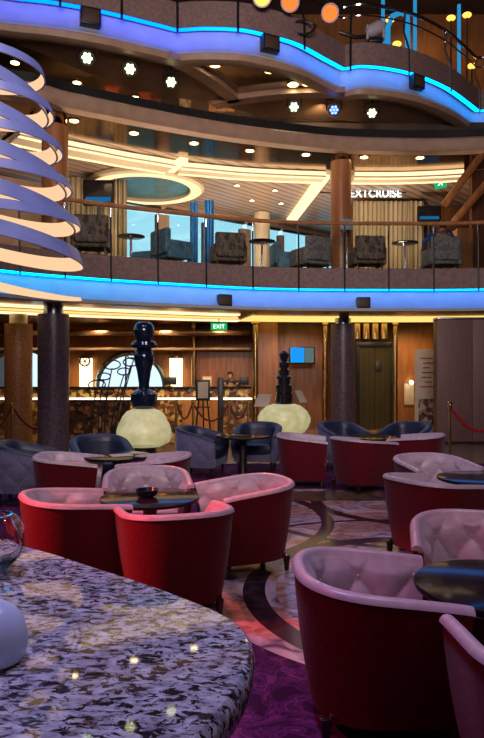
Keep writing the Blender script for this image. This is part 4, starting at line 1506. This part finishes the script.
def par_light(loc, target, lens_m, label, group='stage spotlights', big=1.0, top=None, frost='black'):
    g = empty('stage_light', loc, 0, label, 'spotlight', group)
    q = (Vector(target) - Vector(loc)).to_track_quat('-Z', 'Y').to_matrix().to_4x4()
    s = big
    mb = MB(); mb.lathe([(.085 * s, .24 * s), (.12 * s, .20 * s), (.13 * s, .0), (.14 * s, -.03 * s), (.125 * s, -.03 * s), (.115 * s, .0)], 24, mt=q); mb.build('housing', frost, g)
    mb = MB()
    if big < 1.3:
        for k in range(7):
            a = 2 * PI * k / 6
            c = Vector((0, 0, -.012)) if k == 6 else Vector((.07 * s * math.cos(a), .07 * s * math.sin(a), -.012))
            mb.lathe([(.03 * s, 0), (.03 * s, -.01), (.018 * s, -.016), (.0001, -.018)], 12, mt=q @ Matrix.Translation(c))
    else:
        mb.lathe([(.11 * s, 0), (.10 * s, -.02 * s), (.05 * s, -.04 * s), (.0001, -.045 * s)], 24, mt=q)
    mb.build('lens', lens_m, g)
    mb = MB(); t = top if top is not None else .3
    x = .16 * s
    side = (q.to_3x3() @ Vector((1, 0, 0))); side.z = 0; side = side.normalized() * x
    mb.tube([side, side + Vector((0, 0, t * .7)), -side + Vector((0, 0, t * .7)), -side], .016 * s, 6); mb.cyl((0, 0, t * .7), (0, 0, t), .02 * s, n=8)
    mb.build('yoke', 'black', g)
zs_ = Z4B - .40
labs = ['lit stage spotlight under the upper soffit, leftmost of six', 'lit stage spotlight under the upper soffit, second from left', 'lit stage spotlight under the upper soffit, third from left, turned right',
        'greenish lit spotlight below the middle upper bay', 'blue-violet lit spotlight below the cusp of the upper parapet', 'pale lit spotlight below the right upper bay']
tg = [(-1.2, 5.0, .5), (-.5, 4.5, .5), (.8, 4, .5), (.2, 5.4, .5), (1.2, 5, .5), (1.0, 3.2, .6)]
lm = ['lens_green', 'lens_white', 'lens_white', 'lens_green', 'lens_blue', 'lens_white']
LAMPS = []
for i, (u, v) in enumerate(((87, 58), (130, 69), (171, 82), (294, 107), (334, 110), (372, 113))):
    dd = (zs_ - H) * F / (HV - v)
    q = P(u, v, dd)
    LAMPS.append(q)
    aim = Vector(tg[i])
    if i in (0, 1, 3, 4): aim = Vector((.6, 0, 2.0)) + Vector((0, 1.5, 0))
    par_light(q, aim, lm[i], labs[i], big=1.12, top=Z4B - .02 - q.z)
# lights clamped on the parapet and a pale moving head on top of it
for (u, v, m_, lab) in ((290, 2, 'lens_orange', 'orange glowing stage light at the top edge above the middle bay'), (330, 13, 'lens_orange', 'orange glowing stage light on the upper parapet near the cusp'), (262, -3, 'lens_hot', 'yellow glowing stage light at the very top, left of the orange pair')):
    (x, y), n = at_u(EDGE4, u)
    zc = H + (HV - v) * (y - .35) / F
    q = Vector((PX(u, y - .35), y - .35, zc))
    par_light(q, Vector((.6, 0, 2.6)), m_, lab, 'parapet stage lights', 1.5, .5, 'plastic_white')
(x, y), n = at_u(EDGE4, 376)
mh = empty('moving_head_light', (x, y + .12, Z4P + .03), 0, 'pale moving-head stage light standing on the upper parapet', 'spotlight')
mb = MB(); mb.box((0, 0, .06), (.36, .3, .12), .02); mb.build('base', 'black', mh)
mb = MB(); mb.box((-.2, 0, .28), (.06, .2, .36), .02); mb.build('yoke_arm', 'plastic_white', mh)
mb = MB(); mb.box((.2, 0, .28), (.06, .2, .36), .02); mb.build('yoke_arm', 'plastic_white', mh)
mb = MB(); mb.lathe([(.05, -.26), (.13, -.22), (.16, -.05), (.16, .14), (.10, .24), (.0001, .25)], 20, (0, 0, .38), mt=Matrix.Rotation(1.1, 4, 'Y')); mb.build('head', 'plastic_white', mh)
mb = MB(); mb.tube([Vector((-.9, -.1, .25)), Vector((-.5, -.1, .12)), Vector((-.2, 0, .2))], .05, 8); mb.build('cable', 'black', mh)
(x, y), n = at_u(EDGE4, 302)
wm = empty('coiled_cable', (x + n[0] * .05, y + n[1] * .05, 9.5), 0, 'dark coiled cable hooked on the upper parapet left of the orange light', 'cable')
mb = MB(); mb.tube([Vector((.26 * math.cos(a) * (1 + .1 * math.sin(3 * a)), -.04 + .02 * math.sin(2 * a), .15 * math.sin(a))) for a in [4 * PI * q / 48 for q in range(48)]], .03, 6); mb.build('coil', 'black', wm)

# ------------------------------------------------------------------ downlights
def downlight(u, v, zc, label, group, r=.085, m='dl'):
    dd = (zc - H) * F / (HV - v)
    g = empty('downlight', (PX(u, dd), dd, zc), 0, label, 'downlight', group)
    mb = MB(); mb.lathe([(r * 1.35, 0), (r * 1.35, -.02), (r, -.025), (r, -.004)], 20); mb.build('ring', 'gold', g)
    mb = MB(); mb.lathe([(r * .95, -.006), (r * .7, -.022), (.0001, -.028)], 20); mb.build('lens', m, g)
ORD_ = 'first second third fourth fifth sixth seventh eighth ninth tenth eleventh twelfth'.split()
ORD = iter(ORD_)
for u, v in ((15, 62), (77, 82), (135, 97), (190, 110), (244, 118.5), (298, 124.5), (352, 128)):
    downlight(u, v, Z4B - .02, '%s from the left of the row of small downlights in the mirrored upper soffit' % next(ORD), 'upper soffit downlights', .10)
for u, v, l in ((215, 64, 'downlight tucked beneath the cusp of the left and middle bays'), (270, 70, 'downlight under the crest of the middle upper bay'), (293, 84, 'dim downlight, left of the close pair under the middle bay'), (308, 83, 'bright downlight, right of the close pair under the middle bay')):
    downlight(u, v, Z4B - .02, l, 'upper soffit downlights', .13)
ORD = iter(ORD_)
for u, v in ((74, 120), (134, 132.5), (194, 142.5), (250, 150), (306, 154), (364, 156.5), (420, 157)):
    downlight(u, v, 7.0, '%s from the left of the row of small downlights under the tan band' % next(ORD), 'tan band downlights', .10)
ORD = iter(ORD_)
for u, v in ((145, 162), (157, 173), (209, 170), (237, 185), (252, 200), (275, 190), (281, 203), (296, 180), (300, 176), (365, 180), (378, 176), (430, 178)):
    downlight(u, v, 7.015, '%s from the left of the small downlights scattered in the slatted balcony ceiling' % next(ORD), 'slatted ceiling downlights', .075)
ORD = iter(ORD_)
for u, v in ((10, 331), (92, 333), (160, 331), (200, 334), (280, 329), (318, 332), (384, 331), (404, 333), (420, 330)):
    downlight(u, v, Z2B, '%s from the left of the downlights in the copper ceiling of the lower deck' % next(ORD), 'lower ceiling downlights', .14)

# ------------------------------------------------------------------ deck 2 interior
# warm cove band at the front of the balcony ceiling
def ceil_band(pix, w, label, z=7.0):
    c = smooth_curve([(PX(u, (z - H) * F / (HV - v)), (z - H) * F / (HV - v)) for u, v in pix], 6)
    mb = MB(); mb.sweep(c, [(0, z), (-w, z), (-w, z - .16), (0, z - .16)], True)
    b = empty('cove_light', (0, 0, 0), 0, label, 'cove light', 'warm cove lights')
    mb.build('housing', 'cream', b, smooth=False)
    mb = MB()
    for o in (.03, w - .13):
        mb.sweep(c, [(-o, z - .16), (-o - .10, z - .16), (-o - .10, z - .175), (-o, z - .175)], True)
    mb.sweep(c, [(.004, z - .02), (.004, z - .12), (.0, z - .12), (.0, z - .02)], True)
    mb.build('diffuser', 'cove_warm', b, smooth=False)
ceil_band([(20, 128), (70, 140), (100, 146), (130, 152), (160, 157), (176, 160)], .75, 'warm cove light across the left of the balcony ceiling')
ceil_band([(182, 161.5), (210, 164), (242, 167), (285, 169.5), (326, 171)], .62, 'warm cove light across the middle of the balcony ceiling')
ceil_band([(355, 171.5), (400, 171.5), (440, 170), (464, 168.5)], .62, 'warm cove light on the right of the balcony ceiling beside the upper column')
def straight_band(p, q, w, label, z=7.0):
    a = Vector((PX(p[0], (z - H) * F / (HV - p[1])), (z - H) * F / (HV - p[1])))
    b = Vector((PX(q[0], (z - H) * F / (HV - q[1])), (z - H) * F / (HV - q[1])))
    n = (b - a).normalized(); n = Vector((n.y, -n.x)) * w / 2
    mb = MB(); mb.prism([a + n, b + n, b - n, a - n], z - .12, z - .01)
    tag(mb.build('cove_light', 'cove_warm', smooth=False), label, 'cove light', 'warm cove lights')
straight_band((324, 174), (291, 219), .32, 'straight warm light line running back along the slatted ceiling by the upper column')
straight_band((184, 157), (170, 168), .22, 'short warm light line joining the round coffer to the ceiling cove')
# round coffer
dc = (6.98 - H) * F / (HV - 186)
cf = empty('ceiling_coffer', (PX(146, dc), dc, 0), 0, 'round ceiling coffer with a glowing cream rim above the balcony', 'ceiling light')
mb = MB(); mb.lathe([(1.28, 7.0), (1.28, 6.86), (1.62, 6.86), (1.68, 6.9), (1.68, 7.0)], 56, cap=False); mb.build('rim', 'cream', cf)
mb = MB(); mb.lathe([(1.30, 6.855), (1.45, 6.845), (1.60, 6.855)], 56, cap=False); mb.build('diffuser', emis('coffer_glow', (1, .70, .36), 1.5), cf)
mb = MB(); mb.lathe([(1.29, 6.95), (.0001, 6.95)], 48, cap=False); mb.build('dome', mat('teal_coffer', (.05, .15, .18), (.08, .21, .25), 3, .3), cf)

# back window wall of deck 2, angled along the hull side
WA, WB = (PX(62, 18.2), 18.2), (PX(345, 25.5), 25.5)
def window_wall():
    a, b = Vector(WA), Vector(WB)
    L = (b - a).length
    ang = math.atan2(b.y - a.y, b.x - a.x)
    nwin = 7
    root_mats = 'cream'
    mb = MB()
    mb.box((L / 2, .1, (Z2T + 4.6) / 2), (L, .2, 4.6 - Z2T)); mb.box((L / 2, .1, 6.95), (L, .2, .16))
    for k in range(nwin + 1):
        w = .42 if k % 2 == 0 else .2
        mb.box((L * k / nwin, .1, 5.5), (w, .22, 2.3))
    mb.box((-2.5, .1, 5.4), (5, .2, 3.1))
    struct(mb.build('wall_balcony', 'tan_trim', None, (a.x, a.y, 0), False, ang))
    for k in range(nwin):
        x0, x1 = L * k / nwin + .1, L * (k + 1) / nwin - .1
        mb = MB(); mb.box(((x0 + x1) / 2, .02, 5.05), (x1 - x0, .08, .06)); mb.box(((x0 + x1) / 2, .02, 4.62), (x1 - x0, .1, .08)); mb.box(((x0 + x1) / 2, .02, 6.84), (x1 - x0, .1, .08))
        f = struct(mb.build('window_%d' % (3 + k), 'black', None, (a.x, a.y, 0), False, ang), 'tall bright sea window behind the balcony seats')
        mb = MB(); mb.box(((x0 + x1) / 2, .1, 5.73), (x1 - x0, .01, 2.28)); mb.build('pane', 'pane_sea', f, smooth=False)
window_wall()
wallbox('wall_balcony_right', PX(338, 20.5), XR, 20.5, 20.7, Z2T, 7.0, 'walnut')
wallbox('wall_hull', XL, XR, 25.8, 26.0, 8.66, ZT, 'dark_wall')

def curtain(u0, u1, d, z0, z1, label, m='curtain', group='pleated curtains'):
    x0, x1 = PX(u0, d), PX(u1, d)
    n = max(20, int((x1 - x0) / .028))
    pts = [(x0 + (x1 - x0) * i / n - (x0 + x1) / 2, .05 * math.sin(i * 1.15) + .015 * math.sin(i * .37)) for i in range(n + 1)]
    mb = MB()
    mb.grid([[Vector((p[0], p[1], z0)) for p in pts], [Vector((p[0], p[1], z1)) for p in pts]])
    mb.grid([[Vector((p[0], p[1] + .012, z0)) for p in pts], [Vector((p[0], p[1] + .012, z1)) for p in pts]])
    return tag(mb.build('curtain', m, None, ((x0 + x1) / 2, d, 0)), label, 'curtain', group)
curtain(62, 117, 17.4, 4.0, 6.98, 'pleated cream curtain behind the dark screen on the left of the balcony')
curtain(117, 127, 17.6, 4.0, 6.98, 'narrow pleated cream curtain at the left end of the balcony windows')
curtain(353, 424, 19.6, 4.0, 6.9, 'wide pleated cream curtain below the white lettering on the balcony')
curtain(190, 198, 17.4, 4.3, 6.3, 'slim blue curtain, left of the two blue ones among the balcony windows', 'blue_curtain')
curtain(204, 214, 17.6, 4.3, 6.4, 'slim blue curtain, right of the two blue ones among the balcony windows', 'blue_curtain')
# screens
for (u0, v0, u1, v1, d, lab) in ((83, 180, 114, 206, 16.9, 'dark rounded screen in front of the left balcony curtain'), (417, 206, 441, 222, 18.6, 'dark rounded screen on the right of the balcony beside the curtain')):
    a, b = P(u0, v1, d), P(u1, v0, d)
    s_ = empty('display_screen', ((a.x + b.x) / 2, d, (a.z + b.z) / 2), 0, lab, 'screen', 'balcony screens')
    mb = MB(); mb.box((0, 0, 0), (b.x - a.x, .10, b.z - a.z), .045, seg=4); mb.build('casing', 'black_gloss', s_)
    mb = MB(); mb.box((0, -.053, -(b.z - a.z) * .26), ((b.x - a.x) * .8, .006, (b.z - a.z) * .18)); mb.build('glow_strip', emis('screen_strip', (.01, .16, .40), .8), s_)
    mb = MB(); mb.cyl((0, .02, -(b.z - a.z) / 2), (0, .02, Z2T - (a.z + b.z) / 2), .05, n=12); mb.build('stand', 'black', s_)
# glowing letters
sg = empty('shop_sign', (PX(375, 18.9), 18.9, H + (HV - 197) * 18.9 / F), 0, 'white glowing NEXTCRUISE lettering above the balcony curtain', 'sign')
lt = letters(sg, 'NEXTCRUISE', .31, (.80, 0, 0), 'sign_white', ext=.02, align='RIGHT')
mb = MB(); mb.box((-.35, .04, .14), (2.6, .03, .03)); mb.box((-.35, .04, .45), (.02, .02, .6)); mb.build('mounting_rail', 'black', sg)
exit_sign(P(440, 183, 17.6), 'green exit sign hanging at the right of the balcony ceiling', .34, .30, '', -.25)
# right flank: timber post, dark glazing, diagonal beams
wallbox('wall_flank', PX(455, 16.6), PX(470, 16.6), 16.4, 16.9, Z2T, 5.35, 'orange_wood')
wallbox('wall_glazed', PX(472, 16.9), XR, 16.9, 17.1, Z2T, 7.0, 'walnut_dark')
for k, (p, q) in enumerate((((444, 205), (484, 152)), ((454, 222), (490, 180)))):
    mb = MB(); mb.tube([P(*p, 16.6), P(*q, 15.6)], .10, 8); struct(mb.build('trim_%d' % (30 + k), 'walnut'), 'slanting timber beam beside the dark glazing')

def lounge_chair(label, m='fabric_pattern'):
    r = empty('balcony_chair', (0, 0, 0), 0, label, 'chair', 'balcony lounge chairs')
    mb = MB(); mb.box((0, .02, .34), (.60, .58, .20), .05, seg=3); mb.build('seat', m, r)
    mb = MB(); mb.box((0, -.30, .60), (.70, .15, .56), .05, seg=3); mb.build('backrest', m, r)
    for s in (-1, 1):
        mb = MB(); mb.box((s * .34, .0, .42), (.11, .64, .40), .04, seg=3); mb.build('armrest', m, r)
    for (x, y) in ((.28, .26), (-.28, .26), (.28, -.28), (-.28, -.28)):
        mb = MB(); mb.box((x, y, .12), (.05, .05, .24), .005, taper=.7); mb.build('leg', 'dark_wood', r)
    return r
lc = lounge_chair('dark patterned balcony chair beside the spiral chandelier', 'fabric_pattern')
lct = lounge_chair('x', 'fabric_teal'); lcg = lounge_chair('x', 'fabric_grey')
firsts = {}
def bchair(proto, u, d, rz, label):
    o = proto if proto.name not in firsts else copy_tree(proto)
    firsts[proto.name] = 1
    o.location = (PX(u, d), d, Z2T - .02); o.rotation_euler = (0, 0, rz); o['label'] = label
bchair(lc, 92, 12.95, .15, 'dark patterned balcony chair beside the spiral chandelier, in front of the dark screen')
bchair(lct, 172, 14.2, -.9, 'teal balcony chair between the first two blue-lit railing posts')
bchair(lc, 228, 14.6, .2, 'brown patterned balcony chair left of the pale back column')
bchair(lct, 287, 15.6, -1.4, 'dark teal balcony chair turned sideways, right of the pale back column')
bchair(lcg, 311, 15.0, .5, 'grey balcony chair just left of the upper right column')
bchair(lc, 367, 14.95, .05, 'brown patterned balcony chair just right of the upper right column')
bchair(lcg, 441, 15.0, .05, 'grey balcony chair with a person in blue seated in it')
bchair(lct, 150, 15.5, 1.2, 'dark balcony chair behind the bar table at left')

def bar_table(u, d, label):
    t = empty('bar_table', (PX(u, d), d, Z2T - .02), 0, label, 'table', 'balcony bar tables')
    mb = MB(); mb.lathe([(.32, 1.04), (.34, 1.05), (.34, 1.07), (.0001, 1.075)], 36); mb.build('top', 'black_gloss', t)
    mb = MB(); mb.lathe([(.22, 0), (.22, .02), (.03, .04), (.03, 1.0), (.1, 1.04)], 20); mb.build('pedestal', 'chrome', t)
bar_table(131, 15.6, 'dark round bar table at the left of the balcony windows')
bar_table(262, 16.2, 'dark round bar table in front of the back column')
bar_table(405, 16.4, 'dark round bar table below the white lettering')
# card on the handrail-high stand by the right column
cs = empty('table_sign', (PX(347, 14.9), 14.9, Z2T - .02), .1, 'pale blue card sign in front of the upper right column', 'sign')
mb = MB(); mb.lathe([(.12, 0), (.12, .02), (.015, .03), (.015, 1.05)], 16); mb.build('stand', 'chrome', cs)
mb = MB(); mb.box((0, 0, 1.2), (.3, .02, .26), .01); mb.build('card', mat('pale_blue_card', (.16, .30, .42), (.3, .45, .55), 9, .4), cs)

# person in blue, seated in the grey chair with back to the viewer
zf = Z2T - .02
person((PX(441, 15.0), 15.0, zf), 'person in a blue shirt seated with their back to us on the balcony',
       dict(pelvis=(0, .0, .54), waist=(0, -.03, .70), chest=(0, -.05, .92), neck=(.02, -.04, 1.09), head=(.03, -.01, 1.20), face=(.1, 1, -.1),
            sh_l=(-.20, -.05, 1.00), el_l=(-.40, .05, .80), wr_l=(-.36, .28, .70), sh_r=(.20, -.05, 1.00), el_r=(.36, .1, .78), wr_r=(.22, .32, .72),
            hip_l=(-.1, .06, .52), kn_l=(-.13, .46, .50), an_l=(-.13, .46, .09), toe_l=(-.14, .62, .035),
            hip_r=(.1, .06, .52), kn_r=(.13, .46, .50), an_r=(.13, .46, .09), toe_r=(.14, .62, .035)), 'shirt', 'jacket')

# ------------------------------------------------------------------ light
w = bpy.data.worlds.new('World'); SC.world = w
w.use_nodes = True
nt = w.node_tree
bg = nt.nodes['Background']
bg.inputs[0].default_value = (.68, .88, 1.0, 1)
bg.inputs[1].default_value = 1.35

WARM = (1, .66, .34)
VIO = (.62, .42, 1.0)
for u, dd, e in ((100, 16.0, 70), (200, 16.8, 70), (300, 17.8, 70), (400, 17.6, 60)):
    spot('BalconyLight', (PX(u, dd), dd, 6.85), (PX(u, dd), dd + .6, 4), e * 2.2, WARM, 130, .8, .2)
for u, dd, e in ((30, 17.2, 190), (95, 17.6, 190), (165, 17.6, 190), (225, 17.4, 120), (300, 16.3, 70), (376, 16.2, 40), (412, 16.9, 120)):
    spot('LobbyLight', (PX(u, dd), dd, 2.9), (PX(u, dd + .8), dd + 1.0, .8), e, (1, .62, .28), 120, .8, .12)
for u, dd in ((90, 14.6), (190, 15.6), (300, 17.5), (400, 17.0), (230, 19.5)):
    spot('BalconyUplight', (PX(u, dd), dd, 4.25), (PX(u, dd), dd + .5, 7), 300, (1, .76, .56), 150, .8, .2)  # unseen spots added behind the parapet to brighten the slatted ceiling
for u, e in ((75, 70), (125, 70), (175, 80), (225, 80)):
    spot('DeskLight', (PX(u, 14.9), 14.9, 2.9), (PX(u, 16), 16.0, .6), e * 2.6, (1, .70, .32), 80, .8, .12)  # extra unseen spots added to brighten the desk mosaic
for u in (100, 210, 320):
    spot('GalleryLight', (PX(u, 16.3), 16.3, 8.45), (PX(u, 17.6), 17.6, 7.9), 90, (1, .66, .36), 130, .8, .1)  # added spots that lift the pictures' reflection in the mirrored soffit
# stage wash of the atrium, from above
spot('AtriumViolet', (-2.5, 3.5, 12.8), (-1.4, 7.2, 0), 1100, (.50, .42, 1.0), 62, .8, .5)
spot('AtriumRose', (3.2, 4.0, 12.8), (1.0, 5.6, 0), 950, (1.0, .76, .88), 70, .8, .5)
spot('CounterWash', (-1.8, 2.6, 12.5), (-.4, 1.5, 1), 2200, (.46, .46, 1.0), 26, .8, .5)
# the beams of the soffit lamps
spot('BeamRed', LAMPS[0] + Vector((0, -.2, -.2)), (-.6, 5.0, .5), 700, (1, .08, .10), 20, .5, .08)
spot('BeamPink', LAMPS[1] + Vector((0, -.2, -.2)), (.05, 5.5, .6), 2200, (1, .22, .20), 9, .6, .08)
spot('BeamRose', LAMPS[3] + Vector((0, -.2, -.2)), (1.5, 4.6, .5), 400, (1, .4, .5), 24, .6, .08)
# red stage washes from the left side of the lounge
spot('SideRed', (-6.5, 2.6, 5.0), (-.6, 4.7, .4), 4200, (1, .05, .06), 15, .7, .15)
spot('SideRose', (-4.5, 1.2, 5.5), (.6, 3.3, .3), 420, (1, .07, .16), 24, .7, .15)
f_ = area('AtriumFill', (0, -2.8, 6.0), (0, 14, 8.4), 400, (1.0, .80, .76), 6, 3)
f_.data.spread = math.radians(95)
area('LoungeFill', (2.5, -2.8, 5.0), (0, 6, 1.0), 22, (.9, .72, 1.0), 3, 2)
spot('UpperDeckWarm', (PX(430, 18.5), 18.5, 13.2), (PX(430, 20.5), 20.5, 10.5), 130, (1, .6, .25), 110, .8, .2)

# ------------------------------------------------------------------ camera and colour
cam = bpy.data.cameras.new('Camera')
cam.sensor_fit = 'VERTICAL'
cam.sensor_height = 24.0
cam.lens = F / 738.0 * 24.0
cam.clip_start = .02
co = bpy.data.objects.new('Camera', cam)
COL.objects.link(co)
co.location = (0, 0, H)
co.rotation_euler = (PI / 2, 0, 0)
SC.camera = co
SC.view_settings.view_transform = 'Standard'
SC.view_settings.look = 'None'
SC.view_settings.exposure = 0.0
SC.view_settings.gamma = 1.0
SC.view_settings.use_curve_mapping = False
SC.cycles.max_bounces = 6
SC.cycles.transparent_max_bounces = 12
SC.cycles.sample_clamp_indirect = 4.0
SC.cycles.use_denoising = True
